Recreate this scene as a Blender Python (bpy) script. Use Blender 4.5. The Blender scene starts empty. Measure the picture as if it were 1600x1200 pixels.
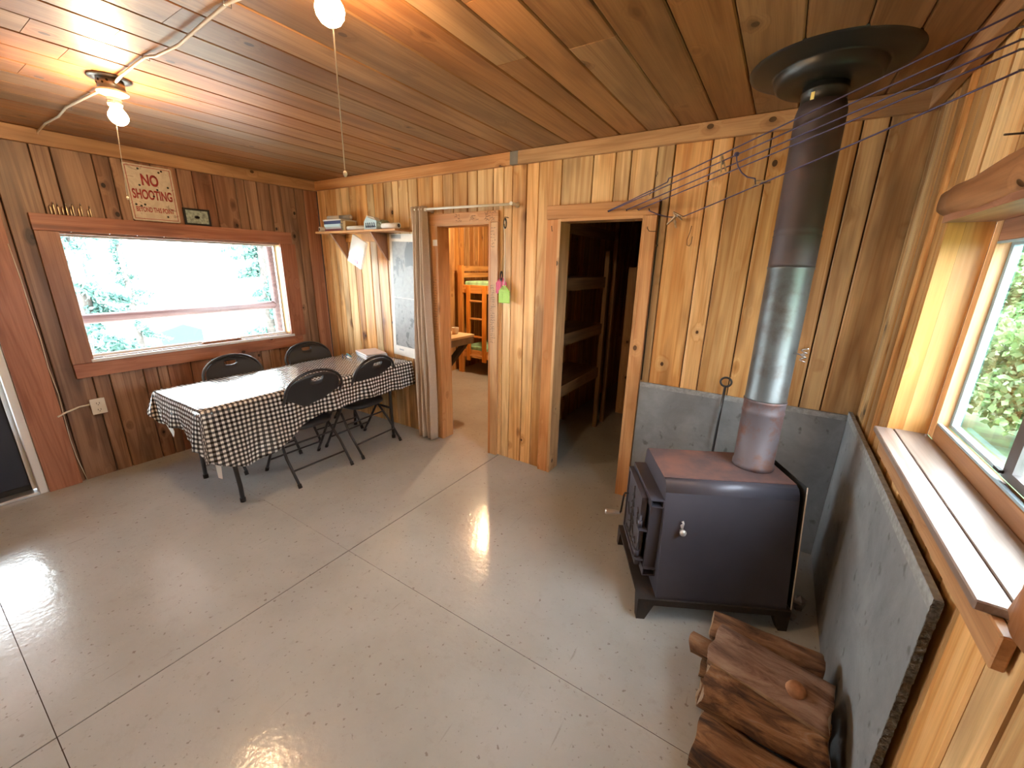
import bpy, bmesh, math, random
from mathutils import Vector, Matrix, noise
import numpy as np
R = math.radians
rnd = random.Random(7)
S = bpy.context.scene
COL = S.collection

# ------------------------------------------------------------------ camera, light, exposure
cam_d = bpy.data.cameras.new('camera'); cam = bpy.data.objects.new('camera', cam_d); COL.objects.link(cam)
cam_d.sensor_width = 36; cam_d.lens = 635.66 / 1600 * 36; cam_d.clip_start = .02; cam_d.clip_end = 300
cr = Vector((0.83952374, 0.5429594, 0.01987402)); cu = Vector((-0.16780187, 0.22431766, 0.95996048)); cf = Vector((-0.51676148, 0.80924451, -0.27942961))
cam.matrix_world = Matrix(((cr.x, cu.x, -cf.x, 4.2489), (cr.y, cu.y, -cf.y, -2.7802), (cr.z, cu.z, -cf.z, 1.65), (0, 0, 0, 1)))
S.camera = cam
S.view_settings.view_transform = 'Standard'; S.view_settings.look = 'None'
S.view_settings.gamma = 1; S.view_settings.use_curve_mapping = False
S.view_settings.exposure = 2.5
W = bpy.data.worlds.new('sky'); S.world = W; W.use_nodes = True
bg = W.node_tree.nodes['Background']; bg.inputs[0].default_value = (.86, .94, 1.0, 1); bg.inputs[1].default_value = 5.0
sun_d = bpy.data.lights.new('sun', 'SUN'); sun = bpy.data.objects.new('sun', sun_d); COL.objects.link(sun)
sun_d.energy = 4; sun_d.angle = R(3); sun_d.color = (1, .97, .9)
sun.rotation_euler = Vector((0.02, .55, -.83)).to_track_quat('-Z', 'Y').to_euler()
BULB = 118.0           # radiance of the bare bulbs
BULB_COL = (1.0, .66, .36)

# ------------------------------------------------------------------ materials
def newmat(name):
    m = bpy.data.materials.new(name); m.use_nodes = True; nt = m.node_tree
    return m, nt, nt.nodes['Principled BSDF']
def nd(nt, t, **kw):
    n = nt.nodes.new(t)
    for k, v in kw.items():
        if k.startswith('i_'):
            key = k[2:]; n.inputs[int(key) if key.isdigit() else key].default_value = v
        else: setattr(n, k, v)
    return n
def lk(nt, a, b): nt.links.new(a, b)
def math_(nt, op, a, b=None, c=None, clamp=False):
    n = nt.nodes.new('ShaderNodeMath'); n.operation = op; n.use_clamp = clamp
    for i, v in enumerate((a, b, c)):
        if v is None: continue
        if isinstance(v, (int, float)): n.inputs[i].default_value = v
        else: nt.links.new(v, n.inputs[i])
    return n.outputs[0]
def ramp(nt, fac, stops, interp='LINEAR'):
    n = nt.nodes.new('ShaderNodeValToRGB'); n.color_ramp.interpolation = interp
    e = n.color_ramp.elements
    while len(e) > 1: e.remove(e[0])
    e[0].position = stops[0][0]; e[0].color = (*stops[0][1], 1)
    for p, c in stops[1:]:
        k = e.new(p); k.color = (*c, 1)
    nt.links.new(fac, n.inputs[0]); return n.outputs[0]
def mixc(nt, fac, a, b, mode='MIX'):
    n = nt.nodes.new('ShaderNodeMix'); n.data_type = 'RGBA'; n.blend_type = mode
    for s, v in ((n.inputs['Factor'], fac), (n.inputs['A'], a), (n.inputs['B'], b)):
        if isinstance(v, (int, float)): s.default_value = v
        elif isinstance(v, tuple): s.default_value = (*v, 1)
        else: nt.links.new(v, s)
    return n.outputs['Result']
def bump(nt, bsdf, h, strength=.3, dist=.002):
    b = nt.nodes.new('ShaderNodeBump'); b.inputs['Strength'].default_value = strength; b.inputs['Distance'].default_value = dist
    nt.links.new(h, b.inputs['Height']); nt.links.new(b.outputs[0], bsdf.inputs['Normal'])
def set_(b, **kw):
    for k, v in kw.items(): b.inputs[k.replace('_', ' ')].default_value = (*v, 1) if isinstance(v, tuple) else v

def wood(name, axis, pale, mid, dark, rough=.42, knots=1.0, band=1.0, saw=0.0, tint=.22, spec=.35):
    """varnished softwood: grain along axis, every board its own cut (Object Info random)"""
    m, nt, b = newmat(name)
    tc = nd(nt, 'ShaderNodeTexCoord'); oi = nd(nt, 'ShaderNodeObjectInfo')
    off = nt.nodes.new('ShaderNodeVectorMath'); off.operation = 'ADD'
    sc = nt.nodes.new('ShaderNodeVectorMath'); sc.operation = 'SCALE'; sc.inputs[0].default_value = (37, 53, 71)
    lk(nt, oi.outputs['Random'], sc.inputs['Scale'])
    lk(nt, tc.outputs['Object'], off.inputs[0]); lk(nt, sc.outputs[0], off.inputs[1])
    def mapping(c, a):
        s = [c, c, c]; s['xyz'.index(axis)] = a
        mp = nd(nt, 'ShaderNodeMapping'); mp.inputs['Scale'].default_value = s; lk(nt, off.outputs[0], mp.inputs[0]); return mp.outputs[0]
    # knots: cells about 14 x 45 cm
    vo = nd(nt, 'ShaderNodeTexVoronoi', i_Scale=1.0); lk(nt, mapping(6.2, 4.6), vo.inputs['Vector'])
    vc = nd(nt, 'ShaderNodeSeparateColor'); lk(nt, vo.outputs['Color'], vc.inputs[0])
    present = math_(nt, 'GREATER_THAN', vc.outputs[0], .50)
    kd = math_(nt, 'MULTIPLY', math_(nt, 'SMOOTH_MIN', math_(nt, 'SUBTRACT', 1.0, math_(nt, 'MULTIPLY', vo.outputs['Distance'], 3.2)), 1.0, .1), present)
    kd = math_(nt, 'MAXIMUM', kd, 0.0)                                   # halo round a knot 0..1
    core = math_(nt, 'MULTIPLY', math_(nt, 'GREATER_THAN', kd, .74), knots)
    # growth rings as distorted stretched noise
    n1 = nd(nt, 'ShaderNodeTexNoise', i_Scale=1.0, i_Detail=2.0, i_Roughness=.5, i_Distortion=.6); lk(nt, mapping(8.5 * band, .38), n1.inputs['Vector'])
    g = math_(nt, 'ADD', n1.outputs[0], math_(nt, 'MULTIPLY', kd, .22))
    rings = math_(nt, 'SINE', math_(nt, 'MULTIPLY', g, 80.0))
    rings = math_(nt, 'MULTIPLY_ADD', rings, .5, .5)
    n2 = nd(nt, 'ShaderNodeTexNoise', i_Scale=1.0, i_Detail=4.0, i_Roughness=.6); lk(nt, mapping(160, 3.5), n2.inputs['Vector'])
    base = ramp(nt, g, [(.34, pale), (.48, mid), (.58, pale), (.68, mid), (.80, dark)])
    base = mixc(nt, math_(nt, 'MULTIPLY', math_(nt, 'POWER', rings, 2.5), .20), base, mid, 'MULTIPLY')
    base = mixc(nt, math_(nt, 'MULTIPLY', n2.outputs[0], .35), base, dark, 'MIX') if False else mixc(nt, .28, base, ramp(nt, n2.outputs[0], [(.35, (.45, .38, .32)), (.62, (1, 1, 1))]), 'MULTIPLY')
    # blotches of weathering / bark stain
    n3 = nd(nt, 'ShaderNodeTexNoise', i_Scale=1.0, i_Detail=3.0); lk(nt, mapping(7.0, 1.3), n3.inputs['Vector'])
    base = mixc(nt, ramp(nt, n3.outputs[0], [(.50, (0, 0, 0)), (.68, (.62, .62, .62))]), base, dark)
    base = mixc(nt, math_(nt, 'MULTIPLY', math_(nt, 'POWER', kd, 1.5), .45 * knots), base, dark)
    base = mixc(nt, core, base, tuple(c * .35 for c in dark))
    hv = nd(nt, 'ShaderNodeHueSaturation')
    lk(nt, math_(nt, 'MULTIPLY_ADD', oi.outputs['Random'], tint * 2, 1 - tint), hv.inputs['Value'])
    r2 = math_(nt, 'FRACT', math_(nt, 'MULTIPLY', oi.outputs['Random'], 17.3))
    lk(nt, math_(nt, 'MULTIPLY_ADD', r2, .2, .9), hv.inputs['Saturation'])
    lk(nt, math_(nt, 'MULTIPLY_ADD', r2, -.016, .508), hv.inputs['Hue'])
    lk(nt, base, hv.inputs['Color']); lk(nt, hv.outputs[0], b.inputs['Base Color'])
    h = math_(nt, 'ADD', math_(nt, 'MULTIPLY', n2.outputs[0], .7), math_(nt, 'MULTIPLY', rings, .3))
    h = math_(nt, 'ADD', h, core)
    bump(nt, b, h, .35, .0012)
    set_(b, Roughness=rough); b.inputs['Specular IOR Level'].default_value = spec
    return m

M = {}
wp, wm, wd = (.82, .55, .26), (.62, .35, .135), (.19, .09, .035)
M['wall_z'] = wood('wall_wood', 'z', wp, wm, wd, tint=.28)
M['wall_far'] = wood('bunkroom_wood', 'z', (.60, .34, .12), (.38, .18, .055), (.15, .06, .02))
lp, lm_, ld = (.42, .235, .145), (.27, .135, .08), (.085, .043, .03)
M['wall_left'] = wood('shaded_wall_wood', 'z', lp, lm_, ld)  # same planks as other walls; reddish dusk and daylight veil put into colour
M['ceil'] = wood('ceiling_wood', 'y', (.37, .19, .08), (.28, .13, .05), (.13, .058, .024), rough=.42, tint=.16, spec=.35, knots=.8)
M['trim_x'] = wood('trim_wood_x', 'x', (.66, .38, .175), (.56, .29, .12), (.30, .14, .05), tint=.08)
M['trim_y'] = wood('trim_wood_y', 'y', (.55, .30, .14), (.44, .22, .095), (.22, .10, .04), tint=.08)
M['trim_z'] = wood('trim_wood_z', 'z', (.70, .40, .18), (.58, .30, .125), (.30, .14, .05), tint=.08)
M['red_z'] = wood('red_casing_z', 'z', (.42, .21, .13), (.34, .16, .095), (.15, .065, .04), tint=.08)
M['red_y'] = wood('red_casing_y', 'y', (.44, .22, .135), (.36, .165, .10), (.15, .065, .04), tint=.08)
M['yellow_z'] = wood('yellow_casing_z', 'z', (.66, .40, .15), (.55, .29, .09), (.3, .13, .045), tint=.08)
M['sill_y'] = wood('sill_wood_y', 'y', (.36, .31, .28), (.27, .21, .18), (.14, .09, .07), rough=.3, tint=.05)
M['log_y'] = wood('log_wood_y', 'y', (.48, .25, .12), (.36, .17, .075), (.17, .075, .035), tint=.05, band=.7)
M['log_z'] = wood('log_wood_z', 'z', (.50, .27, .13), (.40, .19, .08), (.2, .09, .04), tint=.05, band=.7)
M['pine_x'] = wood('pine_x', 'x', (.72, .38, .11), (.58, .27, .065), (.3, .12, .03), tint=.08)
M['pine_y'] = wood('pine_y', 'y', (.72, .38, .11), (.58, .27, .065), (.3, .12, .03), tint=.08)
M['pine_z'] = wood('pine_z', 'z', (.72, .38, .11), (.58, .27, .065), (.3, .12, .03), tint=.08)
M['rack_y'] = wood('rack_y', 'y', (.30, .17, .08), (.22, .11, .05), (.1, .05, .02), tint=.05)
M['rack_z'] = wood('rack_z', 'z', (.34, .19, .085), (.25, .125, .05), (.1, .05, .02), tint=.05)
M['bark_porch'] = wood('porch_wood', 'y', (.22, .13, .12), (.16, .09, .085), (.08, .045, .05), tint=.05)

def plain(name, col, rough=.5, metal=0.0, bumpn=None, var=0.0, vscale=8, spec=.5, coat=0):
    m, nt, b = newmat(name); set_(b, Base_Color=col, Roughness=rough, Metallic=metal)
    b.inputs['Specular IOR Level'].default_value = spec
    if coat: b.inputs['Coat Weight'].default_value = coat
    tc = nd(nt, 'ShaderNodeTexCoord')
    if var:
        n = nd(nt, 'ShaderNodeTexNoise', i_Scale=vscale, i_Detail=5.0); lk(nt, tc.outputs['Object'], n.inputs['Vector'])
        c = ramp(nt, n.outputs[0], [(.3, tuple(x * (1 - var) for x in col)), (.7, tuple(min(1, x * (1 + var)) for x in col))])
        lk(nt, c, b.inputs['Base Color'])
    if bumpn:
        n = nd(nt, 'ShaderNodeTexNoise', i_Scale=bumpn[0], i_Detail=4.0); lk(nt, tc.outputs['Object'], n.inputs['Vector'])
        bump(nt, b, n.outputs[0], bumpn[1], bumpn[2])
    return m
M['gap'] = plain('dark_gap', (.035, .018, .01), .9)
M['black_metal'] = plain('black_metal', (.018, .018, .02), .38, .0, coat=.2)
M['black_vinyl'] = plain('black_vinyl', (.017, .017, .02), .5, bumpn=(900, .3, .0004))
M['rubber'] = plain('rubber', (.012, .012, .012), .7)
M['white_plastic'] = plain('white_plastic', (.72, .70, .64), .4)
M['table_white'] = plain('table_plastic', (.7, .7, .68), .5, bumpn=(300, .2, .0005))
M['porcelain'] = plain('porcelain', (.8, .78, .72), .25)
M['zinc'] = plain('zinc_box', (.32, .31, .30), .4, .8, var=.2)
M['wire'] = plain('cable_sheath', (.66, .60, .50), .5)
M['chrome'] = plain('chrome', (.6, .6, .61), .3, .75)
M['steel'] = plain('steel_wire', (.35, .34, .33), .4, .9)
M['nail'] = plain('rusty_nail', (.06, .045, .04), .6, .5)
M['brass'] = plain('brass', (.55, .45, .32), .3, 1)
M['alu'] = plain('aluminium', (.55, .57, .6), .35, .9)
M['dark_alu'] = plain('dark_window_stile', (.12, .11, .11), .45, .3, var=.2)
M['white_frame'] = plain('white_frame', (.72, .74, .76), .4)
M['pale_blue'] = plain('pale_blue_frame', (.26, .36, .42), .4)
M['door_blue'] = plain('navy_door', (.012, .014, .028), .35)
M['paper'] = plain('paper', (.72, .69, .64), .7, var=.05, vscale=30)
M['cream'] = plain('cream_counter', (.72, .62, .42), .4)
M['apron'] = plain('grey_apron', (.20, .18, .15), .6, var=.2)
M['pink'] = plain('pink_plastic', (.62, .05, .14), .4)
M['lime'] = plain('lime_plastic', (.38, .68, .08), .4)
M['string'] = plain('string', (.75, .7, .6), .8)
M['line_blue'] = plain('clothesline_cord', (.055, .045, .12), .45)
M['pin_wood'] = plain('clothespin_wood', (.40, .28, .15), .6, var=.3, vscale=60)
M['beige_tip'] = plain('bead', (.7, .65, .55), .5)
M['trans_bag'] = None
M['mattress'] = plain('green_mattress', (.30, .62, .42), .5, var=.25, vscale=14)
M['mattress_dark'] = plain('grey_mattress', (.35, .36, .36), .6)
M['pillow'] = plain('cream_box', (.75, .6, .42), .6)
M['shed'] = plain('teal_siding', (.02, .10, .11), .6)
M['shed_roof'] = plain('shed_roof', (.05, .08, .085), .6)
M['bark'] = plain('tree_bark', (.07, .06, .055), .9, var=.4, vscale=10)
M['leaf'] = None
def leafmat(name, c1, c2, trans=.35):
    m, nt, b = newmat(name); tc = nd(nt, 'ShaderNodeTexCoord')
    n = nd(nt, 'ShaderNodeTexNoise', i_Scale=2.5, i_Detail=3.0); lk(nt, tc.outputs['Object'], n.inputs['Vector'])
    c = ramp(nt, n.outputs[0], [(.35, c1), (.65, c2)]); lk(nt, c, b.inputs['Base Color']); set_(b, Roughness=.55)
    t = nd(nt, 'ShaderNodeBsdfTranslucent'); lk(nt, c, t.inputs[0]); mx = nd(nt, 'ShaderNodeMixShader'); mx.inputs[0].default_value = trans
    lk(nt, b.outputs[0], mx.inputs[1]); lk(nt, t.outputs[0], mx.inputs[2]); lk(nt, mx.outputs[0], nt.nodes['Material Output'].inputs[0]); return m
M['leaf'] = leafmat('bush_leaf', (.022, .065, .028), (.10, .20, .07), .35)
M['needle'] = leafmat('spruce_needle', (.07, .15, .13), (.13, .25, .22), .25)
M['grass'] = plain('outside_ground', (.45, .45, .40), .9, var=.25, vscale=3)
M['forest_floor'] = plain('forest_floor', (.04, .09, .03), .9, var=.5, vscale=4)

def glassmat():
    m, nt, b = newmat('window_glass'); nt.nodes.remove(b)
    t = nd(nt, 'ShaderNodeBsdfTransparent'); t.inputs[0].default_value = (.97, .985, .98, 1)
    g = nd(nt, 'ShaderNodeBsdfGlossy'); g.inputs['Roughness'].default_value = .02
    f = nd(nt, 'ShaderNodeFresnel', i_IOR=1.45); mx = nd(nt, 'ShaderNodeMixShader'); ge = nd(nt, 'ShaderNodeNewGeometry')
    lk(nt, math_(nt, 'MULTIPLY', f.outputs[0], math_(nt, 'SUBTRACT', 1.0, ge.outputs['Backfacing'])), mx.inputs[0]); lk(nt, t.outputs[0], mx.inputs[1]); lk(nt, g.outputs[0], mx.inputs[2])
    lk(nt, mx.outputs[0], nt.nodes['Material Output'].inputs[0]); return m
M['glass'] = glassmat()
def bagmat():
    m, nt, b = newmat('clear_plastic_bag'); set_(b, Base_Color=(.8, .85, .87), Roughness=.15)
    t = nd(nt, 'ShaderNodeBsdfTransparent'); mx = nd(nt, 'ShaderNodeMixShader'); mx.inputs[0].default_value = .38
    lk(nt, t.outputs[0], mx.inputs[1]); lk(nt, b.outputs[0], mx.inputs[2]); lk(nt, mx.outputs[0], nt.nodes['Material Output'].inputs[0]); return m
M['bag'] = bagmat()
def emis(name, col, s):
    m, nt, b = newmat(name); nt.nodes.remove(b); e = nd(nt, 'ShaderNodeEmission'); e.inputs[0].default_value = (*col, 1); e.inputs[1].default_value = s
    lk(nt, e.outputs[0], nt.nodes['Material Output'].inputs[0]); return m
M['bulb'] = emis('lit_bulb', BULB_COL, BULB)
M['bulb_bunk'] = emis('lit_bunk_bulb', BULB_COL, BULB * 3.6)

def floormat():
    m, nt, b = newmat('painted_concrete'); tc = nd(nt, 'ShaderNodeTexCoord')
    n = nd(nt, 'ShaderNodeTexNoise', i_Scale=1.3, i_Detail=6.0, i_Roughness=.6); lk(nt, tc.outputs['Object'], n.inputs['Vector'])
    c = ramp(nt, n.outputs[0], [(.32, (.375, .39, .375)), (.5, (.425, .445, .44)), (.68, (.47, .49, .49))])
    n2 = nd(nt, 'ShaderNodeTexNoise', i_Scale=45, i_Detail=2.0); lk(nt, tc.outputs['Object'], n2.inputs['Vector'])
    c = mixc(nt, ramp(nt, n2.outputs[0], [(.66, (0, 0, 0)), (.73, (.6, .6, .6))]), c, (.16, .13, .10))
    # long fine scratches
    mp = nd(nt, 'ShaderNodeMapping'); mp.inputs['Rotation'].default_value = (0, 0, .7); mp.inputs['Scale'].default_value = (60, 5, 1); lk(nt, tc.outputs['Object'], mp.inputs[0])
    n3 = nd(nt, 'ShaderNodeTexNoise', i_Scale=1.0, i_Detail=2.0); lk(nt, mp.outputs[0], n3.inputs['Vector'])
    c = mixc(nt, ramp(nt, n3.outputs[0], [(.70, (0, 0, 0)), (.78, (.35, .35, .35))]), c, (.2, .17, .14))
    n7 = nd(nt, 'ShaderNodeTexNoise', i_Scale=16, i_Detail=5.0, i_Roughness=.7); lk(nt, tc.outputs['Object'], n7.inputs['Vector'])
    c = mixc(nt, ramp(nt, n7.outputs[0], [(.56, (0, 0, 0)), (.78, (.35, .35, .35))]), c, (.27, .24, .19))
    lk(nt, c, b.inputs['Base Color'])
    b.inputs['Roughness'].default_value = .17
    n5 = nd(nt, 'ShaderNodeTexNoise', i_Scale=42, i_Detail=3.0); lk(nt, tc.outputs['Object'], n5.inputs['Vector'])
    n6 = nd(nt, 'ShaderNodeTexNoise', i_Scale=5, i_Detail=2.0); lk(nt, tc.outputs['Object'], n6.inputs['Vector'])
    bump(nt, b, math_(nt, 'ADD', n5.outputs[0], math_(nt, 'MULTIPLY', n6.outputs[0], 2.5)), .30, .003)
    b.inputs['Specular IOR Level'].default_value = .75
    return m
M['floor'] = floormat()
def boardmat():
    m, nt, b = newmat('cement_board'); tc = nd(nt, 'ShaderNodeTexCoord')
    n = nd(nt, 'ShaderNodeTexNoise', i_Scale=3.5, i_Detail=8.0, i_Roughness=.65, i_Distortion=.4); lk(nt, tc.outputs['Object'], n.inputs['Vector'])
    c = ramp(nt, n.outputs[0], [(.3, (.15, .155, .16)), (.5, (.20, .205, .21)), (.72, (.27, .275, .28))])
    mp = nd(nt, 'ShaderNodeMapping'); mp.inputs['Scale'].default_value = (22, 22, 16); lk(nt, tc.outputs['Object'], mp.inputs[0])
    n2 = nd(nt, 'ShaderNodeTexNoise', i_Scale=1.0, i_Detail=2.0); lk(nt, mp.outputs[0], n2.inputs['Vector'])
    c = mixc(nt, ramp(nt, n2.outputs[0], [(.64, (0, 0, 0)), (.74, (.6, .6, .6))]), c, (.055, .05, .045))
    lk(nt, c, b.inputs['Base Color']); set_(b, Roughness=.75)
    n3 = nd(nt, 'ShaderNodeTexNoise', i_Scale=120, i_Detail=3.0); lk(nt, tc.outputs['Object'], n3.inputs['Vector']); bump(nt, b, n3.outputs[0], .4, .0012)
    return m
M['board'] = boardmat()
M['board_edge'] = plain('cement_board_tapered_edge', (.27, .275, .27), .95, bumpn=(120, .6, .002), var=.25, vscale=50)
M['board_raw'] = plain('cement_board_broken_edge', (.085, .078, .065), .95, bumpn=(160, 1, .008), var=.6, vscale=110)
def stovemat(name, c0, c1, rust, rsc, lo, hi, rough=.42, metal=.35, topz=None):
    m, nt, b = newmat(name); tc = nd(nt, 'ShaderNodeTexCoord')
    n = nd(nt, 'ShaderNodeTexNoise', i_Scale=rsc, i_Detail=8.0, i_Roughness=.65); lk(nt, tc.outputs['Object'], n.inputs['Vector'])
    n2 = nd(nt, 'ShaderNodeTexNoise', i_Scale=3, i_Detail=4.0); lk(nt, tc.outputs['Object'], n2.inputs['Vector'])
    c = ramp(nt, n2.outputs[0], [(.3, c0), (.7, c1)])
    f = ramp(nt, n.outputs[0], [(lo, (0, 0, 0)), (hi, (1, 1, 1))])
    c = mixc(nt, f, c, rust); lk(nt, c, b.inputs['Base Color'])
    set_(b, Roughness=rough, Metallic=metal)
    n3 = nd(nt, 'ShaderNodeTexNoise', i_Scale=140, i_Detail=4.0); lk(nt, tc.outputs['Object'], n3.inputs['Vector']); bump(nt, b, n3.outputs[0], .25, .0008)
    return m
M['stove'] = stovemat('stove_plate', (.060, .058, .078), (.085, .082, .105), (.09, .05, .04), 4, .60, .85, .42, .3)
M['stove_top'] = stovemat('stove_rusty_top', (.085, .060, .064), (.13, .082, .082), (.21, .10, .08), 6, .40, .66, .6, .15)
M['stove_base'] = stovemat('stove_base', (.03, .027, .027), (.045, .038, .037), (.10, .05, .03), 14, .55, .8, .65, .2)
M['pipe_up'] = stovemat('pipe_dark', (.055, .042, .045), (.075, .056, .058), (.11, .06, .05), 6, .5, .8, .6, .3)
M['pipe_galv'] = stovemat('pipe_galvanised', (.10, .11, .112), (.15, .16, .16), (.07, .05, .04), 7, .48, .72, .40, .6)
M['pipe_rust'] = stovemat('pipe_rusty', (.095, .078, .086), (.13, .105, .115), (.12, .05, .035), 10, .48, .62, .6, .3)
M['black_pipe'] = plain('black_pipe_paint', (.012, .014, .014), .38)
M['yellow'] = plain('yellow_label', (.8, .65, .2), .5)

def barkmat(name, c0, c1, c2):
    m, nt, b = newmat(name); tc = nd(nt, 'ShaderNodeTexCoord'); oi = nd(nt, 'ShaderNodeObjectInfo')
    sc = nt.nodes.new('ShaderNodeVectorMath'); sc.operation = 'SCALE'; sc.inputs[0].default_value = (7, 5, 9); lk(nt, oi.outputs['Random'], sc.inputs['Scale'])
    ad = nt.nodes.new('ShaderNodeVectorMath'); ad.operation = 'ADD'; lk(nt, tc.outputs['Object'], ad.inputs[0]); lk(nt, sc.outputs[0], ad.inputs[1])
    mp = nd(nt, 'ShaderNodeMapping'); mp.inputs['Scale'].default_value = (5, 20, 20); lk(nt, ad.outputs[0], mp.inputs[0])
    n = nd(nt, 'ShaderNodeTexNoise', i_Scale=1.0, i_Detail=9.0, i_Roughness=.68, i_Distortion=.8); lk(nt, mp.outputs[0], n.inputs['Vector'])
    c = ramp(nt, n.outputs[0], [(.33, c0), (.46, c1), (.60, c2), (.72, (.42, .30, .2))])
    lk(nt, c, b.inputs['Base Color']); set_(b, Roughness=.85)
    mp2 = nd(nt, 'ShaderNodeMapping'); mp2.inputs['Scale'].default_value = (14, 60, 60); lk(nt, ad.outputs[0], mp2.inputs[0])
    n2 = nd(nt, 'ShaderNodeTexNoise', i_Scale=1.0, i_Detail=8.0, i_Roughness=.75); lk(nt, mp2.outputs[0], n2.inputs['Vector'])
    bump(nt, b, math_(nt, 'ADD', n.outputs[0], n2.outputs[0]), 1.0, .012); return m
M['log_bark'] = barkmat('log_bark', (.025, .012, .008), (.13, .058, .026), (.34, .17, .07))
M['log_split'] = barkmat('log_split', (.09, .045, .022), (.27, .155, .08), (.42, .27, .15))
M['log_end'] = barkmat('log_end', (.25, .17, .10), (.42, .30, .19), (.55, .42, .29))
M['log_slab'] = barkmat('log_slab_bark', (.07, .032, .02), (.22, .12, .075), (.36, .23, .16))
M['log_red'] = barkmat('log_red_bark', (.05, .022, .012), (.20, .095, .045), (.34, .18, .09))
M['log_knot'] = plain('log_knot', (.33, .155, .07), .7, var=.3, vscale=40)

def ginghammat():
    m, nt, b = newmat('gingham_vinyl'); uv = nd(nt, 'ShaderNodeUVMap'); sp = nd(nt, 'ShaderNodeSeparateXYZ'); lk(nt, uv.outputs[0], sp.inputs[0])
    def st(o): return math_(nt, 'GREATER_THAN', math_(nt, 'FRACT', math_(nt, 'MULTIPLY', o, 1 / .031)), .5)
    a, c = st(sp.outputs[0]), st(sp.outputs[1])
    s = math_(nt, 'MULTIPLY', math_(nt, 'ADD', a, c), .5)
    lk(nt, ramp(nt, s, [(0.0, (.74, .72, .67)), (.5, (.12, .115, .11)), (1.0, (.012, .012, .013))]), b.inputs['Base Color'])
    tc = nd(nt, 'ShaderNodeTexCoord')
    n = nd(nt, 'ShaderNodeTexNoise', i_Scale=38, i_Detail=4.0, i_Distortion=.5); lk(nt, tc.outputs['Object'], n.inputs['Vector'])
    bump(nt, b, n.outputs[0], .3, .005); set_(b, Roughness=.13); b.inputs['Specular IOR Level'].default_value = .5; return m
M['gingham'] = ginghammat()
def curtainmat():
    m, nt, b = newmat('curtain_cloth'); tc = nd(nt, 'ShaderNodeTexCoord')
    n = nd(nt, 'ShaderNodeTexNoise', i_Scale=220, i_Detail=3.0); lk(nt, tc.outputs['Object'], n.inputs['Vector'])
    lk(nt, ramp(nt, n.outputs[0], [(.3, (.40, .315, .24)), (.7, (.52, .42, .33))]), b.inputs['Base Color']); set_(b, Roughness=.85)
    bump(nt, b, n.outputs[0], .4, .001); return m
M['curtain'] = curtainmat()
def mapmat():
    m, nt, b = newmat('aerial_map_print'); tc = nd(nt, 'ShaderNodeTexCoord')
    mp = nd(nt, 'ShaderNodeMapping'); mp.inputs['Scale'].default_value = (5.2, 1, 3.4); mp.inputs['Location'].default_value = (3.1, 0, 2.35); lk(nt, tc.outputs['Object'], mp.inputs[0])
    n = nd(nt, 'ShaderNodeTexNoise', i_Scale=1.0, i_Detail=9.0, i_Roughness=.62, i_Distortion=1.1); lk(nt, mp.outputs[0], n.inputs['Vector'])
    n2 = nd(nt, 'ShaderNodeTexNoise', i_Scale=24, i_Detail=6.0, i_Roughness=.7); lk(nt, tc.outputs['Object'], n2.inputs['Vector'])
    c = ramp(nt, n2.outputs[0], [(.3, (.17, .17, .168)), (.7, (.31, .31, .30))])
    c = mixc(nt, ramp(nt, n.outputs[0], [(.555, (0, 0, 0)), (.57, (1, 1, 1))]), c, (.09, .09, .09))
    lk(nt, c, b.inputs['Base Color']); set_(b, Roughness=.45); return m
M['map'] = mapmat()
def signmat():
    m, nt, b = newmat('sign_enamel'); tc = nd(nt, 'ShaderNodeTexCoord')
    n = nd(nt, 'ShaderNodeTexNoise', i_Scale=12, i_Detail=6.0, i_Distortion=1.4); lk(nt, tc.outputs['Object'], n.inputs['Vector'])
    lk(nt, ramp(nt, n.outputs[0], [(.42, (.52, .44, .34)), (.6, (.62, .54, .43)), (.67, (.38, .31, .24))]), b.inputs['Base Color']); set_(b, Roughness=.45); return m
M['sign'] = signmat()
M['sign_red'] = plain('sign_red', (.32, .03, .03), .5, var=.3, vscale=60)
M['hole'] = plain('black_print', (.015, .012, .012), .6)
M['pic'] = plain('picture_print', (.30, .36, .31), .3, var=.45, vscale=55)
M['ink'] = plain('ink', (.05, .035, .03), .7)
bookcols = {'navy': (.04, .06, .16), 'grey': (.35, .37, .38), 'white': (.72, .70, .67), 'blue': (.10, .22, .42), 'tan': (.42, .30, .14),
            'maroon': (.16, .04, .05), 'pinkish': (.72, .6, .58), 'teal': (.08, .35, .45), 'lightblue': (.45, .60, .66), 'green': (.24, .28, .20)}
for k, v in bookcols.items(): M['b_' + k] = plain('cover_' + k, v, .45)

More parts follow.
